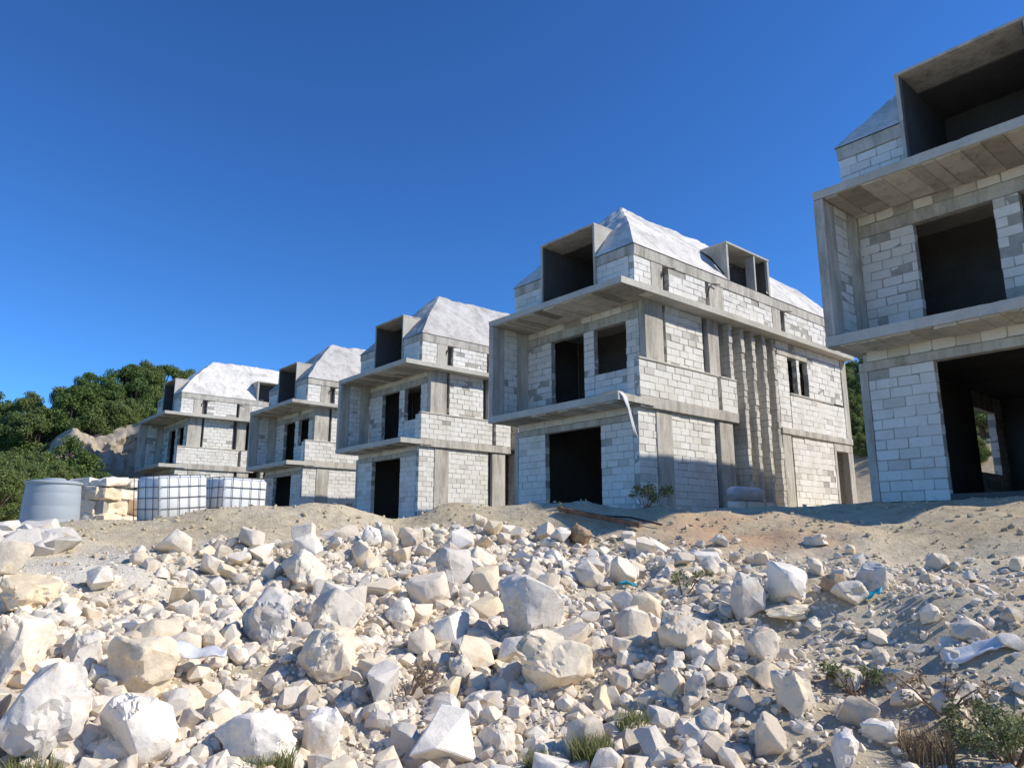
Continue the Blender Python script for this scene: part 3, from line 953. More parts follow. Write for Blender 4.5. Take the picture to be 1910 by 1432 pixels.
# boulders one can single out: pixel box (u centre, base v, width, height), stone, label
HEROES = [
    (845, 1106, 88, 88, 'grey_stone', "upright grey-white boulder standing highest on the crest of the rubble"),
    (570, 1114, 112, 84, 'stone', "leaning wedge of pale stone with one long shaded slope, behind the mottled boulder"),
    (500, 1222, 118, 118, 'grey_stone', "grey mottled boulder with a tan tapering underside"),
    (622, 1198, 132, 100, 'stone', "broad cream boulder with a twig across it, beside the mottled boulder"),
    (995, 1208, 134, 134, 'grey_stone', "big grey faceted boulder above the ribbed pale slab"),
    (612, 1284, 124, 92, 'stone', "squared pale block of rock below the broad cream boulder"),
    (258, 1318, 148, 126, 'cream_stone', "tall yellow-cream boulder with a split sunlit face, beside the white shard"),
    (250, 1450, 160, 140, 'white_stone', "flat-topped white boulder below the yellow-cream one"),
    (70, 1450, 200, 185, 'grey_stone', "largest rough grey boulder, mossy at its foot"),
    (476, 1450, 166, 108, 'white_stone', "wide whitish boulder with a pitted crown and green weeds before it"),
    (1035, 1322, 165, 118, 'cream_stone', "ribbed pale slab of rock with a tan shaded underside"),
    (1398, 1168, 80, 88, 'grey_stone', "grey veined boulder leaning against a rounded cream one"),
    (1476, 1148, 80, 82, 'white_stone', "rounded cream boulder with a bright smooth face"),
    (1275, 1228, 108, 78, 'stone', "oblong pale rock on the bare slope below the leaning pair"),
    (1482, 1342, 80, 80, 'stone', "squarish pale rock with a sharp lit corner on the bare slope"),
    (52, 1152, 124, 74, 'cream_stone', "broad cream boulder at the edge of the flat earth"),
    (25, 1300, 110, 130, 'stone', "tall pale boulder wedged behind the largest grey one"),
    (150, 1262, 84, 76, 'grey_stone', "grey angular rock between the cream boulder and the yellow one"),
    (1256, 1312, 48, 62, 'cream_stone', "small upright cream stone shaped like a tooth"),
    (1300, 1316, 54, 56, 'grey_stone', "small rounded grey stone beside the tooth-shaped one"),
    (1424, 1246, 86, 72, 'stone', "triangular pale rock with a dark shaded half"),
    (1602, 1366, 84, 62, 'stone', "low tan rock beside dry weeds"),
    (1640, 1400, 68, 42, 'white_stone', "small white rock with a blunt rounded end near dry weeds"),
    (1578, 1440, 62, 66, 'white_stone', "bright white pointed rock at the foot of the bare slope"),
    (1440, 1420, 70, 78, 'stone', "upright pale rock at the foot of the bare slope"),
    (1806, 1202, 64, 46, 'stone', "pale rock just above the crumpled white sheeting"),
    (1632, 1112, 66, 62, 'grey_stone', "angular grey-white rock with a scrap of teal plastic at its foot"),
    (1588, 1142, 78, 46, 'stone', "low pale rock between the rounded cream boulder and the teal scrap"),
    (1080, 1022, 64, 38, 'brown_stone', "rust-brown stone with a white cap on the crest"),
    (1470, 1178, 96, 28, 'cream_stone', "flat slab of pale stone lying under the rounded cream boulder"),
    (598, 1432, 84, 100, 'white_stone', "jagged white stone standing upright beside the pitted boulder"),
    (768, 1030, 66, 46, 'stone', "pale crest stone overlooking the white house's garage"),
    (690, 1026, 46, 46, 'white_stone', "upright white crest stone above a shaded slope"),
    (1560, 1110, 52, 36, 'brown_stone', "brown rock beside the rounded cream boulder"),
    (865, 1290, 58, 58, 'stone', "faceted pinkish-pale stone in the shaded hollow"),
    (745, 1180, 70, 62, 'stone', "pale rock just right of the broad cream boulder"),
    (1345, 1024, 36, 24, 'grey_stone', "grey stone lying alone on the red-brown earth"),
    (1525, 1022, 56, 22, 'stone', "flat pale stone on the bare earth before the shaded house"),
    (1755, 1066, 48, 32, 'stone', "blocky stone on the dark gritty rise"),
    (930, 1420, 90, 66, 'stone', "pale rock half sunk among green weeds"),
]
for k, (u, vb, wp, hp, mt, lab) in enumerate(HEROES):
    q = pix_ground(u, vb - hp * 0.10, 3.0)
    p, t = q
    s = fwd_depth(p) / FPX
    w, h = wp * s * 0.92, hp * s * 1.06
    me = rock_mesh(100 + k * 7, 4 if wp < 90 else 5, 8 + k % 6, mat=M[mt], round_=0.32 if 'round' in lab else 0.12)
    back = Vector((p.x, p.y, 0)).normalized() * w * 0.32
    zz = H1(p.x + back.x, p.y + back.y)
    o = put_rock(me, (p.x + back.x, p.y + back.y, min(zz, p.z + 0.25)), w, w * random.uniform(0.72, 0.95), h, random.uniform(0, 6.28), (random.uniform(-.12, .12), random.uniform(-.12, .12)), 0.2, "boulder")
    # the turned stone should still fill its width
    o.scale = (w / 2, w * 0.9 / 2, h / 2)
    tag(o, lab, "boulder", "boulders in the rubble bank")
    placed.append((o.location.x, o.location.y, w * 0.42))


def az_px(x, y):
    """photo column of a ground point"""
    a = math.atan2(-x, y) - YAW
    return CU - FPX * math.tan(a) / math.cos(PITCH) * 1.0 if abs(a) < 1.3 else (-999 if a > 0 else 3000)


def richness(x, y):
    """how stony the bank is, 0..1"""
    r = math.hypot(x, y); u = az_px(x, y)
    k = 1.0
    if u > 1150: k *= max(0.13, 1 - (u - 1150) / 380)
    crest = np.interp(u, [-400, 0, 150, 300, 560, 700, 1000, 1250, 1400, 1910, 2400], [9.5, 9.3, 9.2, 10.4, 11.2, 12.4, 12.2, 11.2, 10.8, 10.4, 10.0])
    if r > crest: k *= max(0.0, 1 - (r - crest) / 0.7) * 0.6
    if u < 260 and r > 8.6: k *= 0.35
    n = vnoise(x * 0.9, y * 0.9, 0, 55)
    return k * (0.75 + 0.35 * float(n))


grp = "loose rocks in the rubble bank"
mids = {}
for key in ('stone', 'white_stone', 'cream_stone', 'grey_stone'):
    mids[key] = [rock_mesh(900 + 31 * i + len(key), 3, 8 + i % 6, mat=M[key]) for i in range(7 if key == 'stone' else 4)]
LAB = {'stone': "pale", 'white_stone': "whitish", 'cream_stone': "yellowish cream", 'grey_stone': "dull grey"}
SHORT = ["upright grey-white crest boulder", "leaning pale wedge", "grey mottled boulder", "broad cream boulder with the twig", "big grey faceted boulder",
         "squared pale block of rock", "tall yellow-cream boulder", "flat-topped white boulder", "largest rough grey boulder", "pitted whitish boulder", "ribbed pale slab",
         "grey veined leaning boulder", "rounded cream boulder", "oblong pale rock", "squarish rock with the sharp corner", "broad cream boulder by the flat earth",
         "tall pale wedged boulder", "grey angular rock", "tooth-shaped cream stone", "small rounded grey stone", "triangular half-shaded rock", "low tan rock", "blunt white rock",
         "bright white pointed rock", "upright pale rock below the slope", "rock above the white sheeting", "rock with the teal scrap", "low rock before the teal scrap",
         "rust-brown crest stone", "flat slab under the rounded boulder", "jagged upright white stone", "crest stone facing the garage", "upright white crest stone", "brown rock",
         "pinkish-pale stone in the hollow", "rock right of the twig boulder", "grey stone on the red earth", "flat stone on the bare earth", "blocky stone on the gritty rise", "rock among green weeds"]
hero_at = placed[:len(HEROES)]
cnt = 0; tries = 0
while cnt < 284 and tries < 60000:
    tries += 1
    a = YAW + random.uniform(-0.66, 0.70); r = 3.9 + 9.0 * math.sqrt(random.random())
    if random.random() < 0.25: r = random.uniform(3.9, 8)
    x, y = -math.sin(a) * r, math.cos(a) * r
    if random.random() > richness(x, y): continue
    d = 0.17 + 0.28 * random.random() ** 2.2
    if az_px(x, y) > 1250: d *= 0.8
    if az_px(x, y) > 1500: d = min(d, 0.27)
    if any((x - X) ** 2 + (y - Y) ** 2 < (0.40 * (d) + Rr * 0.8) ** 2 for X, Y, Rr in placed): continue
    key = random.choices(('stone', 'white_stone', 'cream_stone', 'grey_stone'), (0.50, 0.22, 0.14, 0.14))[0]
    h = d * random.uniform(0.6, 0.95)
    o = put_rock(random.choice(mids[key]), (x, y, H1(x, y)), d, d * random.uniform(0.65, 1.0), h, random.uniform(0, 6.28),
                 (random.uniform(-.5, .5), random.uniform(-.5, .5)), 0.16, "rock")
    near = min(range(len(HEROES)), key=lambda i: (hero_at[i][0] - x) ** 2 + (hero_at[i][1] - y) ** 2)
    lab = ("large " if d > 0.36 else ("small " if d < 0.25 else "")) + LAB[key] + (" flat" if h < 0.68 * d else " blocky") + " rock near the " + SHORT[near]
    tag(o, lab, "rock", lab)
    placed.append((x, y, d * 0.45)); cnt += 1


for k in range(16):
    u, v = random.uniform(-20, 120), random.uniform(996, 1040)
    p, _ = pix_ground(u, v)
    d = random.uniform(0.30, 0.6)
    o = put_rock(random.choice(mids['grey_stone']), p, d, d * 0.8, d * random.uniform(0.4, 0.6), random.uniform(0, 6.28), (random.uniform(-.5, .5), random.uniform(-.5, .5)), 0.1, "rock")
    tag(o, "grey rock in the low heap before the water tank", "rock", "grey rocks before the water tank")


# small stones: far too many to count
def hull_variants(n, pts, seed):
    out = []
    g = np.random.default_rng(seed)
    for i in range(n):
        bm = bmesh.new()
        p = g.normal(size=(pts, 3)); p /= np.linalg.norm(p, axis=1)[:, None]
        p *= g.uniform(0.75, 1.0, (pts, 1)); p *= g.uniform(0.6, 1.0, 3)
        for q in p: bm.verts.new(q)
        rs = bmesh.ops.convex_hull(bm, input=bm.verts)
        bmesh.ops.delete(bm, geom=[e for e in rs['geom_interior'] if isinstance(e, bmesh.types.BMVert)], context='VERTS')
        bmesh.ops.triangulate(bm, faces=bm.faces)
        bm.verts.index_update()
        out.append((np.array([v.co[:] for v in bm.verts]), np.array([[v.index for v in f.verts] for f in bm.faces])))
        bm.free()
    return out


def rot_mats(n, g):
    q = g.normal(size=(n, 4)); q /= np.linalg.norm(q, axis=1)[:, None]
    w, x, y, z = q.T
    return np.stack([np.stack([1 - 2 * (y * y + z * z), 2 * (x * y - z * w), 2 * (x * z + y * w)], -1),
                     np.stack([2 * (x * y + z * w), 1 - 2 * (x * x + z * z), 2 * (y * z - x * w)], -1),
                     np.stack([2 * (x * z - y * w), 2 * (y * z + x * w), 1 - 2 * (x * x + y * y)], -1)], 1)


def scatter(name, n, size_fn, variants, dens, seed, mat, label, lift=0.12, rmin=3.4, rmax=14.5, cat="stones"):
    g = np.random.default_rng(seed)
    pts = []
    while len(pts) < n:
        a = YAW + g.uniform(-0.78, 0.82); r = math.sqrt(g.uniform(rmin ** 2, rmax ** 2))
        if g.random() < 0.3: r = g.uniform(rmin, 8.5)
        x, y = -math.sin(a) * r, math.cos(a) * r
        if g.random() < dens(x, y): pts.append((x, y))
    pts = np.array(pts)
    z = height(pts[:, 0], pts[:, 1])
    s = size_fn(g, n, pts)
    Rm = rot_mats(n, g)
    vi = g.integers(0, len(variants), n)
    AV, AF, off = [], [], 0
    for k, (V, Fc) in enumerate(variants):
        m = np.where(vi == k)[0]
        if len(m) == 0: continue
        P = np.einsum('nij,vj->nvi', Rm[m], V) * (s[m] / 2)[:, None, None]
        P[:, :, 2] *= 0.85
        P[:, :, 0] += pts[m, 0][:, None]; P[:, :, 1] += pts[m, 1][:, None]
        P[:, :, 2] += (z[m] + s[m] * lift)[:, None]
        F2 = Fc[None] + (np.arange(len(m)) * len(V))[:, None, None] + off
        AV.append(P.reshape(-1, 3)); AF.append(F2.reshape(-1, 3)); off += len(m) * len(V)
    o = obj(name, raw_mesh(name, np.concatenate(AV), np.concatenate(AF)), mat)
    return tag(o, label, cat, kind="stuff")


hv = hull_variants(26, 26, 3)
hs = hull_variants(16, 12, 4)


def dens_mid(x, y): return richness(x, y) ** 1.2


def dens_small(x, y):
    k = richness(x, y)
    u = az_px(x, y); r = math.hypot(x, y)
    if u > 1150 and r < 10.8: k = max(k, 0.14 + 0.30 * float(vnoise(x * 0.7, y * 0.7, 0, 66)))
    return k


def dens_grit(x, y):
    r = math.hypot(x, y)
    k = 0.85 if r < 10 else max(0.10, 0.85 - (r - 10) * 0.30)
    return k * (1.0 if az_px(x, y) < 1150 else 0.45)


scatter("rubble", 6500, lambda g, n, p: 0.09 + 0.21 * g.random(n) ** 2.4, hv, dens_mid, 11, M['stone'], "broken pale limestone rubble covering the bank", 0.08)
scatter("small_rubble", 19000, lambda g, n, p: 0.045 + 0.085 * g.random(n) ** 1.6, hs, dens_small, 12, M['stone'], "fist-sized pale stones between the boulders", 0.03, 3.2)
scatter("grit", 17000, lambda g, n, p: 0.018 + 0.035 * g.random(n) ** 1.5, hs, dens_grit, 13, M['stone'], "small grit and pebbles strewn over the earth", 0.1, 3.0, 16)


scatter("soil_clods", 4200, lambda g, n, p: 0.02 + 0.13 * g.random(n) ** 4.0, hs, lambda x, y: 0.9 if 9.8 < math.hypot(x, y) < 15.5 else 0.1, 14, M['soil'], "clods of dry tan earth on the mounds and track", 0.1, 8, 16, "earth clods")


# ------------------------------------------------------------------ tanks, cages, stone wall, cliff
def ground_at(u, r):
    a = math.atan2(-(u - CU) * math.cos(PITCH), FPX) + YAW
    # column to azimuth at the horizon
    a = YAW - math.atan((u - CU) * math.cos(PITCH) / FPX)
    x, y = -math.sin(a) * r, math.cos(a) * r
    return x, y, H1(x, y)


x, y, z = ground_at(88, 22.6)
t = empty("water_tank", (x, y, z - 0.12))
t.scale = (1, 1, 0.92)
tag(t, "round grey-blue plastic water tank standing on bare earth", "water tank")
prof = [(0.66, 0.0), (0.68, 0.05), (0.672, 0.30), (0.667, 0.32), (0.669, 0.34), (0.655, 0.66), (0.650, 0.68), (0.652, 0.70), (0.64, 1.02), (0.635, 1.04), (0.637, 1.06), (0.625, 1.30), (0.60, 1.36), (0.54, 1.40)]
MB().lathe(prof, 48).build("body", M['tank'], t, 40)
MB().lathe([(0.60, 1.30), (0.655, 1.30), (0.665, 1.335), (0.655, 1.365), (0.60, 1.37)], 48).build("rim", M['tank'], t, 40)
MB().lathe([(0.26, 1.395), (0.265, 1.44), (0.24, 1.47), (0.10, 1.48)], 28).build("lid", M['tank'], t, 40)
MB().tube([(0.62, -0.15, 0.16), (0.74, -0.18, 0.16)], 0.04, 10).build("outlet", M['cage'], t)


def ibc(u, r, rz, label, lean=(0, 0)):
    x, y, z = ground_at(u, r)
    t = empty("caged_tank", (x, y, z), rz)
    t.rotation_euler = (lean[0], lean[1], rz)
    tag(t, label, "caged tank", "caged plastic tanks")
    m = MB().box(-0.57, 0.57, -0.47, 0.47, 0.16, 1.12, 0.07)
    m.build("bottle", M['ibc'], t, 50)
    MB().lathe([(0.11, 1.11), (0.115, 1.16), (0.09, 1.17)], 18).build("cap", M['cage'], t, 40)
    m = MB()
    for zz in np.linspace(0.19, 1.13, 5):
        rr = 0.009
        P = [(-0.59, -0.49, zz), (0.59, -0.49, zz), (0.59, 0.49, zz), (-0.59, 0.49, zz), (-0.59, -0.49, zz)]
        for i in range(4): m.tube([P[i], P[i + 1]], rr, 6)
    m.build("cage_rail", M['cage'], t)
    m = MB()
    for xx in np.linspace(-0.59, 0.59, 6):
        for yy in (-0.50, 0.50): m.tube([(xx, yy, 0.12), (xx, yy, 1.14)], 0.009, 6)
    for yy in np.linspace(-0.3, 0.3, 3):
        for xx in (-0.60, 0.60): m.tube([(xx, yy, 0.12), (xx, yy, 1.14)], 0.009, 6)
    m.build("cage_bar", M['cage'], t)
    for yy in (-0.40, 0.0, 0.40):
        MB().box(-0.60, 0.60, yy - 0.06, yy + 0.06, 0.0, 0.11, 0.005).build("pallet_runner", M['wood'], t)
    MB().box(-0.61, 0.61, -0.51, 0.51, 0.112, 0.145, 0.004).build("pallet_deck", M['cage'], t)
    MB().tube([(0.585, 0.0, 0.24), (0.69, 0.0, 0.24), (0.70, 0.0, 0.18)], 0.035, 8).build("valve", M['cage'], t)
    return t


ibc(432, 18.8, R(100), "white caged plastic tank standing upright beside the fourth house")
ibc(318, 18.0, R(104), "white caged plastic tank leaning sideways next to the cut stone wall", (0.02, -0.09))

# wall of big cut stones behind the water tank
cx_, cy_, cz_ = ground_at(186, 27.5)
t = empty("stone_wall", (cx_, cy_, cz_), R(34))
tag(t, "low wall of big rough-cut cream stones behind the water tank", "wall")
MB().box(-2.1, -0.10, 0.10, 3.6, -0.4, 1.25).build("core", M['mortar'], t)


def cut_stone(x0, x1, y0, y1, z0, z1, mt, seed):
    me = rock_mesh(seed, 4, 4, mat=M[mt])
    bm = bmesh.new(); bmesh.ops.create_cube(bm, size=2.0)
    bmesh.ops.subdivide_edges(bm, edges=bm.edges, cuts=9, use_grid_fill=True)
    sx, sy, sz = (x1 - x0) / 2, (y1 - y0) / 2, (z1 - z0) / 2
    V = np.array([v.co[:] for v in bm.verts])
    e = np.maximum.reduce([np.abs(V[:, 0]) + np.abs(V[:, 1]), np.abs(V[:, 1]) + np.abs(V[:, 2]), np.abs(V[:, 0]) + np.abs(V[:, 2])])
    k = 1 - 0.07 * np.clip(e - 1.55, 0, 1) / 0.45
    V = V * k[:, None] * np.array([sx, sy, sz])
    n = fbm(V[:, 0] * 2 + seed, V[:, 1] * 2, V[:, 2] * 2, seed % 50, 4)
    V = V + 0.11 * n[:, None] * V / np.linalg.norm(V, axis=1)[:, None]
    for v, c in zip(bm.verts, V): v.co = c
    m2 = bpy.data.meshes.new("stone"); bm.to_mesh(m2); bm.free()
    m2.polygons.foreach_set("use_smooth", [True] * len(m2.polygons)); m2.set_sharp_from_angle(angle=R(30))
    bpy.data.meshes.remove(me)
    o = obj("stone", m2, M[mt], t, ((x0 + x1) / 2, (y0 + y1) / 2, (z0 + z1) / 2))
    o.rotation_euler = (random.uniform(-.10, .10), random.uniform(-.10, .10), random.uniform(-.12, .12))


sd = 400
for i, (z0, z1) in enumerate(((-0.2, 0.42), (0.43, 0.90), (0.91, 1.30))):
    yy = -0.02 + 0.2 * (i == 1)
    while yy < 3.6:
        L = random.uniform(0.6, 1.1); sd += 1
        cut_stone(-0.34, 0.02 + random.uniform(-.04, .05), yy, yy + L - 0.02, z0 - random.uniform(0, .08), z1 - random.uniform(0.0, 0.10), random.choice(('cream_stone', 'cream_stone', 'stone', 'brown_stone')), sd)
        yy += L
    xx = -0.36
    while xx > -2.0:
        L = random.uniform(0.6, 1.0); sd += 1
        cut_stone(xx - L + 0.02, xx, -0.02 + random.uniform(-.04, .04), 0.30, z0, z1 - 0.015, 'stone', sd)
        xx -= L
for (xx, yy, L) in ((-0.5, 0.5, 1.0), (-0.45, 1.7, 0.9), (-1.3, 0.5, 0.8)):
    sd += 1
    cut_stone(xx - 0.3, xx + 0.5, yy - L / 2, yy + L / 2, 1.31, 1.31 + random.uniform(0.2, 0.34), 'white_stone', sd)

# rock cut beyond the last house
yy = np.linspace(6.5, 36, 260); zz = np.linspace(-0.5, 9.5, 90)
YY, ZZ = np.meshgrid(yy, zz, indexing='ij')
top = 7.6 + 1.4 * vnoise(yy * 0.25, 0 * yy, 0, 71) + 0.5 * vnoise(yy * 0.9, 0 * yy, 0, 72)
top = top * sstep(6.5, 10, yy) + 0.6
ZZ = ZZ / 9.5 * top[:, None] + 0.8
XX = -59.0 - 0.10 * (ZZ - 1) + 0.8 * fbm(YY * 0.4, ZZ * 0.25, 0, 73, 5) + 0.55 * np.abs(fbm(YY * 1.1, ZZ * 0.45, 0, 74, 4)) + 0.3 * np.floor(3 * vnoise(YY * 0.9, ZZ * 0.5, 0, 75)) / 3 - 1.6 * sstep(0.86, 1.0, (ZZ - 0.8) / top[:, None])
ii = np.arange(XX.size).reshape(XX.shape)
q = np.stack([ii[:-1, :-1], ii[1:, :-1], ii[1:, 1:], ii[:-1, 1:]], -1).reshape(-1, 4)
back = np.stack([XX * 0 - 64.0, YY, ZZ], -1)
V = np.concatenate([np.stack([XX, YY, ZZ], -1).reshape(-1, 3), back.reshape(-1, 3)])
n0 = XX.size
topq = np.stack([ii[:-1, -1], ii[1:, -1], ii[1:, -1] + n0, ii[:-1, -1] + n0], -1)
endq = np.stack([ii[0, :-1], ii[0, 1:], ii[0, 1:] + n0, ii[0, :-1] + n0], -1)
me = raw_mesh("rock_cut", V, np.concatenate([q, topq, endq]), True); me.set_sharp_from_angle(angle=R(40))
tag(obj("rock_cut", me, M['cliff']), "steep cut rock face of the hillside beside the last house", "cliff", kind="structure")


# ------------------------------------------------------------------ trees and scrub
def leaf_cloud(g, centres, radii, n, size, squash=0.8):
    """quads spread through the outer volume of clumps"""
    ci = g.choice(len(centres), n, p=radii ** 2 / np.sum(radii ** 2))
    d = g.normal(size=(n, 3)); d /= np.linalg.norm(d, axis=1)[:, None]
    rr = radii[ci] * (0.25 + 0.95 * g.random(n) ** 0.7)
    c = centres[ci] + d * rr[:, None] * np.array([1, 1, squash])
    nrm = d * 0.7 + g.normal(size=(n, 3)) * 0.7 + np.array([0, 0, 0.35]); nrm /= np.linalg.norm(nrm, axis=1)[:, None]
    a = np.cross(nrm, g.normal(size=(n, 3))); a /= np.linalg.norm(a, axis=1)[:, None]
    b = np.cross(nrm, a)
    s = size * g.uniform(0.6, 1.3, n)[:, None]
    V = np.stack([c - a * s, c + b * s * 0.55, c + a * s, c - b * s * 0.55], 1).reshape(-1, 3)
    return V, np.arange(n * 4).reshape(n, 4)


tree_vars = []
for k in range(6):
    g = np.random.default_rng(40 + k)
    nb = 30 + k % 3 * 6
    ht = 5.0
    centres, radii, limbs = [], [], []
    for i in range(nb):
        a = g.uniform(0, 6.28); f = g.random()
        zc = 0.7 + 3.9 * f
        rad = (1.9 * math.sin(math.pi * min(1, 0.28 + 0.70 * f)) ** 0.8) * g.uniform(0.35, 1.0)
        centres.append((math.cos(a) * rad, math.sin(a) * rad, zc)); radii.append(g.uniform(0.30, 0.78) * (1.0 - 0.25 * f))
    centres = np.array(centres); radii = np.array(radii)
    V, Fc = leaf_cloud(g, centres, radii, 14000, 0.085)
    crown = raw_mesh("crown", V, Fc); crown.materials.append(M['leafA'] if k % 2 == 0 else M['leafB'])
    m = MB()
    m.tube([(0, 0, -0.4), (0.05, 0.03, 0.6), (0.0, 0.1, 1.6), (0.1, 0.0, 3.2), (0.05, 0.05, 4.2)], [0.22, 0.17, 0.13, 0.08, 0.03], 8)
    for c in centres:
        b = 0.7 + 0.45 * (c[2] - 0.9)
        m.tube([(0.03, 0.04, b * 0.8), (c[0] * 0.5, c[1] * 0.5, (b + c[2]) * 0.5), tuple(c)], [0.075, 0.05, 0.02], 6)
    bmesh.ops.recalc_face_normals(m.bm, faces=m.bm.faces)
    trunk = bpy.data.meshes.new("trunk"); m.bm.to_mesh(trunk); m.bm.free(); trunk.materials.append(M['bark'])
    tree_vars.append((crown, trunk))


def tree(x, y, s, var, label, group, sz=1.0, dz=0.0):
    z = H1(x, y) + dz
    t = empty("tree", (x, y, z - 0.1), random.uniform(0, 6.28))
    t.scale = (s, s, s * sz)
    tag(t, label, "tree", group)
    c, tr = tree_vars[var % 6]
    obj("crown", c, None, t); obj("trunk", tr, None, t)
    return t


TL = "trees on the slope beyond the last house"
# u column, range, scale, variant
spec = [(20, 76, 1.0, 1), (75, 74, 0.95, 3), (-40, 80, 1.0, 2), (130, 78, 0.9, 0), (165, 72, 1.05, 2), (205, 74, 1.05, 4), (240, 77, 1.1, 5), (275, 78, 1.15, 0), (305, 80, 1.15, 3), (325, 82, 1.1, 1),
        (0, 66, 1.0, 2), (45, 65, 1.0, 5), (100, 66, 1.1, 4), (140, 67, 1.0, 0), (180, 67.5, 0.9, 2), (225, 68, 0.95, 4),
        (-10, 54, 0.9, 3), (30, 52, 0.85, 1), (70, 54, 0.9, 5), (112, 55, 1.15, 2), (140, 58, 0.9, 3), (90, 47, 0.7, 1), (50, 45, 0.65, 3), (10, 46, 0.75, 5), (-45, 52, 0.9, 0),
        (150, 63.2, 0.9, 1), (170, 63.6, 0.85, 3), (195, 64, 0.8, 5), (215, 64.5, 0.8, 1), (228, 64.8, 0.7, 3), (205, 64.2, 0.5, 5), (182, 63.8, 0.55, 1), (160, 60.5, 0.55, 5), (185, 62.5, 0.45, 3), (235, 66, 0.6, 3), (130, 60, 0.8, 0), (80, 58, 0.9, 2), (45, 57, 0.95, 3), (5, 58, 0.9, 1), (60, 49, 0.7, 2), (100, 52, 0.75, 3), (120, 49, 0.6, 5), (25, 36, 0.5, 1), (0, 30, 0.45, 3), (60, 38, 0.5, 5), (-30, 34, 0.6, 1), (12, 26, 0.28, 3), (-15, 25, 0.4, 5)]
for (u, r, s, v) in spec:
    x, y, z = ground_at(u, r)
    lab = ("tall " if s >= 1.3 else ("small " if s <= 0.9 else "")) + ("dark green spreading tree" if v % 2 == 0 else "olive green bushy tree") + (" on top of the rock slope" if r > 63 else (" growing below the rock slope" if r > 43 else " low as a bush near the water tank"))
    tree(x, y, s, v, lab, lab)
for (u, r, s, v) in [(1585, 66, 1.05, 0), (1600, 60, 0.8, 1), (1625, 64, 0.9, 3), (1610, 54, 0.6, 5), (1590, 52, 0.5, 1), (1640, 56, 0.8, 1), (1660, 62, 1.0, 4), (1570, 58, 0.8, 5), (1630, 50, 0.45, 3), (1600, 47, 0.3, 1), (1595, 56, 0.7, 3), (1612, 58, 0.7, 5), (1615, 49, 0.4, 1), (1580, 48, 0.4, 5), (1605, 51, 0.5, 3), (1592, 62, 0.8, 1), (1625, 55, 0.6, 1), (1622, 46, 0.3, 5),
                     (1800, 48, 0.7, 1), (1830, 52, 0.9, 3), (1860, 47, 0.8, 5), (1815, 44, 0.35, 1), (1845, 42, 0.3, 3), (1780, 54, 1.0, 0)]:
    x, y, z = ground_at(u, r)
    lab = ("small " if s < 0.65 else "") + ("dark" if v % 2 == 0 else "olive green bushy") + " tree on the hill seen between the houses"
    tree(x, y, s, v, lab, lab)


# ------------------------------------------------------------------ weeds, grass, odds and ends
def tuft(u, v, size, n, mat, name, label, cat, spread=0.5, blade=0.0045, back=0.0):
    n = int(n * 2.2)
    q = pix_ground(u, v)
    p, _ = q
    g = np.random.default_rng(int(u * 3 + v))
    V, Fc = [], []
    for i in range(n):
        a = g.uniform(0, 6.28); rr = spread * size * math.sqrt(g.random()) * 0.6
        b = np.array([math.cos(a) * rr, math.sin(a) * rr, -0.02])
        h = size * g.uniform(0.45, 1.0); la = g.uniform(0, 6.28); ln = h * g.uniform(0.15, 0.6)
        tip = b + np.array([math.cos(la) * ln, math.sin(la) * ln, h])
        mid = b + np.array([math.cos(la) * ln * 0.3, math.sin(la) * ln * 0.3, h * 0.6])
        sd_ = np.array([-math.sin(la), math.cos(la), 0]) * blade * g.uniform(0.6, 1.4)
        k = len(V)
        V += [b - sd_, b + sd_, mid + sd_ * 0.8, mid - sd_ * 0.8, tip + sd_ * 0.1, tip - sd_ * 0.1]
        Fc += [(k, k + 1, k + 2, k + 3), (k + 3, k + 2, k + 4, k + 5)]
    t = empty(name, p)
    tag(t, label, cat)
    obj("blades", raw_mesh("blades", V, Fc), mat, t)
    return t


def bush(u, v, w, h, n, mat, label, leaf=0.022, name="weed_bush", stems=9):
    p, _ = pix_ground(u, v)
    g = np.random.default_rng(int(u + v))
    t = empty(name, p); tag(t, label, "bush")
    cs, rs = [], []
    m = MB()
    for i in range(stems):
        a = g.uniform(0, 6.28); rr = w * 0.5 * math.sqrt(g.random())
        c = np.array([math.cos(a) * rr, math.sin(a) * rr, h * g.uniform(0.35, 0.85)])
        cs.append(c); rs.append(h * g.uniform(0.14, 0.26))
        m.tube([(0.02 * math.cos(a), 0.02 * math.sin(a), -0.03), (c[0] * 0.5, c[1] * 0.5, c[2] * 0.6), tuple(c + np.array([0, 0, rs[-1] * 0.5]))], [0.008, 0.006, 0.003], 5)
    V, Fc = leaf_cloud(g, np.array(cs), np.array(rs), n, leaf, 0.9)
    obj("foliage", raw_mesh("foliage", V, Fc), mat, t)
    m.build("stem", M['twig'], t)
    return t


bush(1205, 946, 0.85, 0.42, 900, M['weed'], "pale green flowering weed on the mound before the pier-fronted house", 0.026)
bush(1048, 952, 0.16, 0.16, 90, M['weed'], "tiny green weed on the mound before the garage", 0.02, stems=4)
bush(1885, 1425, 0.60, 0.34, 3600, M['weed'], "dense green weed at the foot of the bare slope", 0.012, stems=22)
bush(1600, 1300, 0.45, 0.24, 500, M['weed'], "thin green weed on the bare slope", 0.016, stems=10)
bush(1760, 1330, 0.9, 0.26, 420, M['dry'], "dry brown weed spread over the bare slope", 0.014, stems=14)
bush(760, 1300, 0.5, 0.26, 330, M['dry'], "dry brown weed in the shaded hollow", 0.013, stems=12)
bush(1275, 1110, 0.7, 0.28, 300, M['weed'], "sparse pale weed above the oblong rock", 0.018, stems=9)
tuft(1105, 1432, 0.24, 300, M['grass'], "grass_tuft", "tall green grass tuft below the ribbed pale slab", "grass", 0.9)
tuft(1010, 1440, 0.16, 150, M['grass'], "grass_tuft", "short green grass tuft beside the tall one", "grass", 1.2)
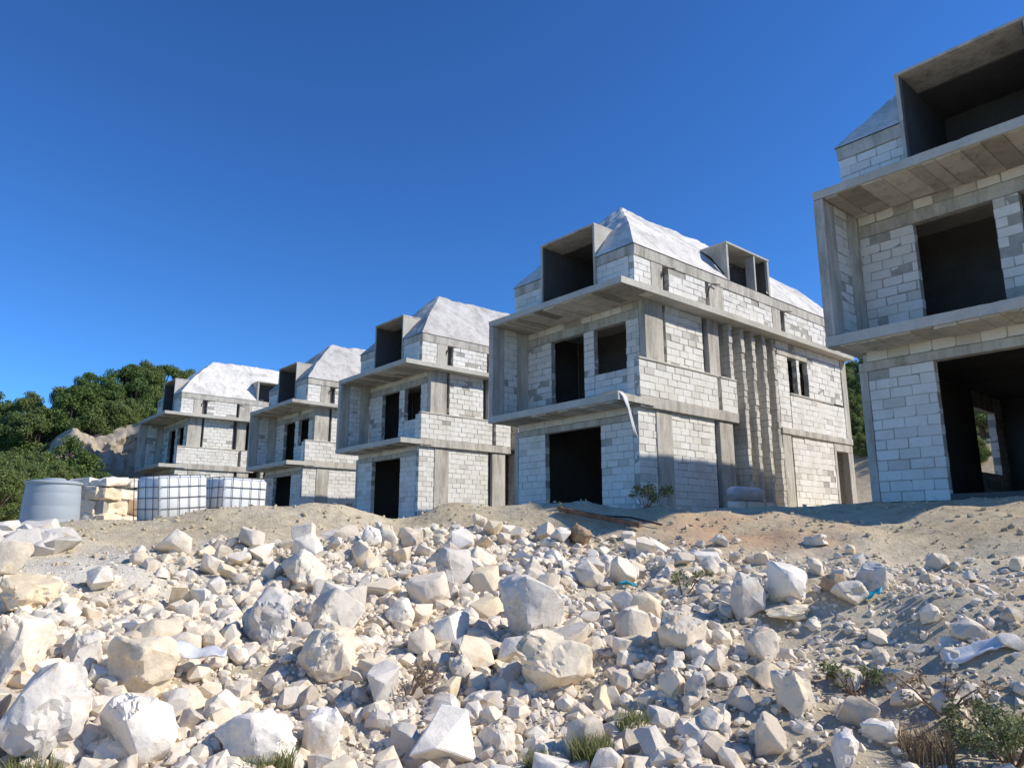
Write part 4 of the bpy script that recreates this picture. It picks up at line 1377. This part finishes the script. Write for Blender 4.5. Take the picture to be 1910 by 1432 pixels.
tuft(500, 1436, 0.16, 200, M['grass'], "grass_tuft", "low green grass before the pitted white boulder", "grass", 1.6)
tuft(1180, 1370, 0.2, 110, M['grass'], "grass_tuft", "thin grass tuft right of the ribbed slab", "grass", 0.9)
tuft(60, 1440, 0.14, 120, M['grass'], "grass_tuft", "mossy green grass at the foot of the largest boulder", "grass", 1.8)
tuft(1730, 1420, 0.25, 160, M['dry'], "dry_grass_tuft", "brown dry grass tuft at the foot of the bare slope", "grass", 1.0, 0.003)

# old timber lying on the mound
pa, _ = pix_ground(1045, 958); pb, _ = pix_ground(1195, 988)
d = pb - pa
m = MB(); L = d.length
m.box(0, L, -0.05, 0.05, -0.03, 0.05, 0.008, 0.01)
o = m.build("timber_beam", M['wood'], None)
o.location = pa + Vector((0, 0, 0.07)); o.rotation_euler = d.to_track_quat('X', 'Z').to_euler()
tag(o, "dark weathered timber lying down the flank of the mound", "timber")
pa2 = pix_ground(1120, 968)[0]; pb2 = pix_ground(1235, 984)[0]
o = MB().tube([pa2 + Vector((0, 0, 0.06)), (pa2 + pb2) / 2 + Vector((0, 0, 0.10)), pb2 + Vector((0, 0, 0.05))], 0.018, 6).build("iron_bar", M['rebar'])
tag(o, "thin rusty iron bar beside the dark timber on the mound", "iron bar")

# pale sack on blocks by the side wall
def at_x(u, v, x):
    r_ = pix_ray(u, v); return r_ * (x / r_.x)
p0 = at_x(1360, 921, -12.6); p1 = at_x(1420, 921, -12.6)
gz = H1(p0.x, p0.y)
cy0, cy1 = p0.y, p1.y
bm = bmesh.new(); bmesh.ops.create_uvsphere(bm, u_segments=28, v_segments=18, radius=1)
zs = at_x(1390, 921, -12.6).z
for v in bm.verts:
    c = v.co
    f = abs(c.y) ** 0.4 * (1 if c.y > 0 else -1)
    k = 1 - 0.25 * abs(c.y) ** 4
    n = float(fbm(c.x * 2, c.y * 2, c.z * 2, 5, 3))
    v.co = Vector((c.x * 0.26 * k * (1 + .1 * n), f * (cy1 - cy0) / 2, c.z * 0.24 * k * (1 + .12 * n)))
me = bpy.data.meshes.new("sack"); bm.to_mesh(me); bm.free()
me.polygons.foreach_set("use_smooth", [True] * len(me.polygons))
tag(obj("sack", me, M['sack'], None, (-12.6, (cy0 + cy1) / 2, zs)), "long pale sack lying on stacked blocks in the shade by the piers", "sack")
bot = zs - 0.22
k = 0
for j, (yy0, n) in enumerate(((cy0 + 0.15, 4),)):
    for lvl in range(max(1, int((bot - gz + 0.05) / 0.25))):
        for i in range(n):
            o = bpy.data.objects.new("loose_block", block_meshes[(i + lvl) % 8]); COL.objects.link(o)
            o.rotation_euler = (0, 0, math.pi / 2 + random.uniform(-.05, .05)); o.scale = (1, 1.8, 0.98)
            o.location = (-12.6 + random.uniform(-.03, .03), yy0 + 0.25 + i * 0.52, bot - 0.125 - lvl * 0.25)
            tag(o, "loose white block stacked under the pale sack", "block", "blocks under the sack")


# sheeting and scraps
def scrap(u, v, L, Wd, mat, name, label, cat, seed, hgt=0.03, up=0.03):
    p, _ = pix_ground(u, v)
    g = np.random.default_rng(seed)
    n, m_ = 14, 7
    s, t_ = np.meshgrid(np.linspace(-.5, .5, n), np.linspace(-.5, .5, m_), indexing='ij')
    wv = np.clip(1 - (2 * s) ** 4, 0.25, 1)
    X = s * L; Yy = t_ * Wd * wv * (1 + 0.3 * vnoise(s * 4, t_ * 0, 0, seed)); Z = hgt * fbm(s * 3 + seed, t_ * 2.0, 0, seed, 3) + hgt
    a = math.atan2(math.cos(YAW) * 0 + math.sin(YAW), math.cos(YAW)) + g.uniform(-.25, .25)
    V = np.stack([X * math.cos(a) - Yy * math.sin(a) + p.x, X * math.sin(a) + Yy * math.cos(a) + p.y, Z + up], -1)
    V[..., 2] += height(V[..., 0], V[..., 1])
    ii = np.arange(n * m_).reshape(n, m_)
    q = np.stack([ii[:-1, :-1], ii[1:, :-1], ii[1:, 1:], ii[:-1, 1:]], -1).reshape(-1, 4)
    o = obj(name, raw_mesh(name, V.reshape(-1, 3), q, True), mat)
    o.modifiers.new("s", 'SOLIDIFY').thickness = 0.008
    return tag(o, label, cat)


scrap(1830, 1226, 0.46, 0.09, M['sheet'], "plastic_sheet", "crumpled white plastic sheeting on the bare slope", "plastic sheet", 3, 0.035, 0.03)
scrap(365, 1262, 0.42, 0.12, M['sheet'], "plastic_shard", "curved white plastic shard beside the yellow-cream boulder", "plastic scrap", 5, 0.05, 0.14)
scrap(1630, 1122, 0.16, 0.08, M['teal'], "plastic_scrap", "scrap of teal plastic by the angular grey rock", "plastic scrap", 6, 0.02, 0.05)
scrap(1172, 1098, 0.20, 0.07, M['teal'], "plastic_scrap", "scrap of teal plastic by the sparse pale weed", "plastic scrap", 7, 0.02, 0.05)
for (u0, v0, u1, v1, lf, lab) in ((600, 1160, 672, 1122, 0.22, "straight brown twig lying across the broad cream boulder"), (690, 1102, 692, 1076, 0.12, "short twig standing upright above the broad cream boulder"),
                                  (800, 1290, 780, 1255, 0.10, "curved dry twig sticking out of the shaded hollow")):
    a = pix_ground(u0, v0)[0] + Vector((0, 0, lf)); t_ = fwd_depth(a)
    rr = pix_ray(u1, v1); b = rr * (t_ / fwd_depth(rr))
    tag(MB().tube([a - Vector((0, 0, 0.12)), (a + b) / 2 + Vector((0.01, 0, 0.015)), b], [0.008, 0.006, 0.003], 5).build("twig", M['twig']), lab, "twig")
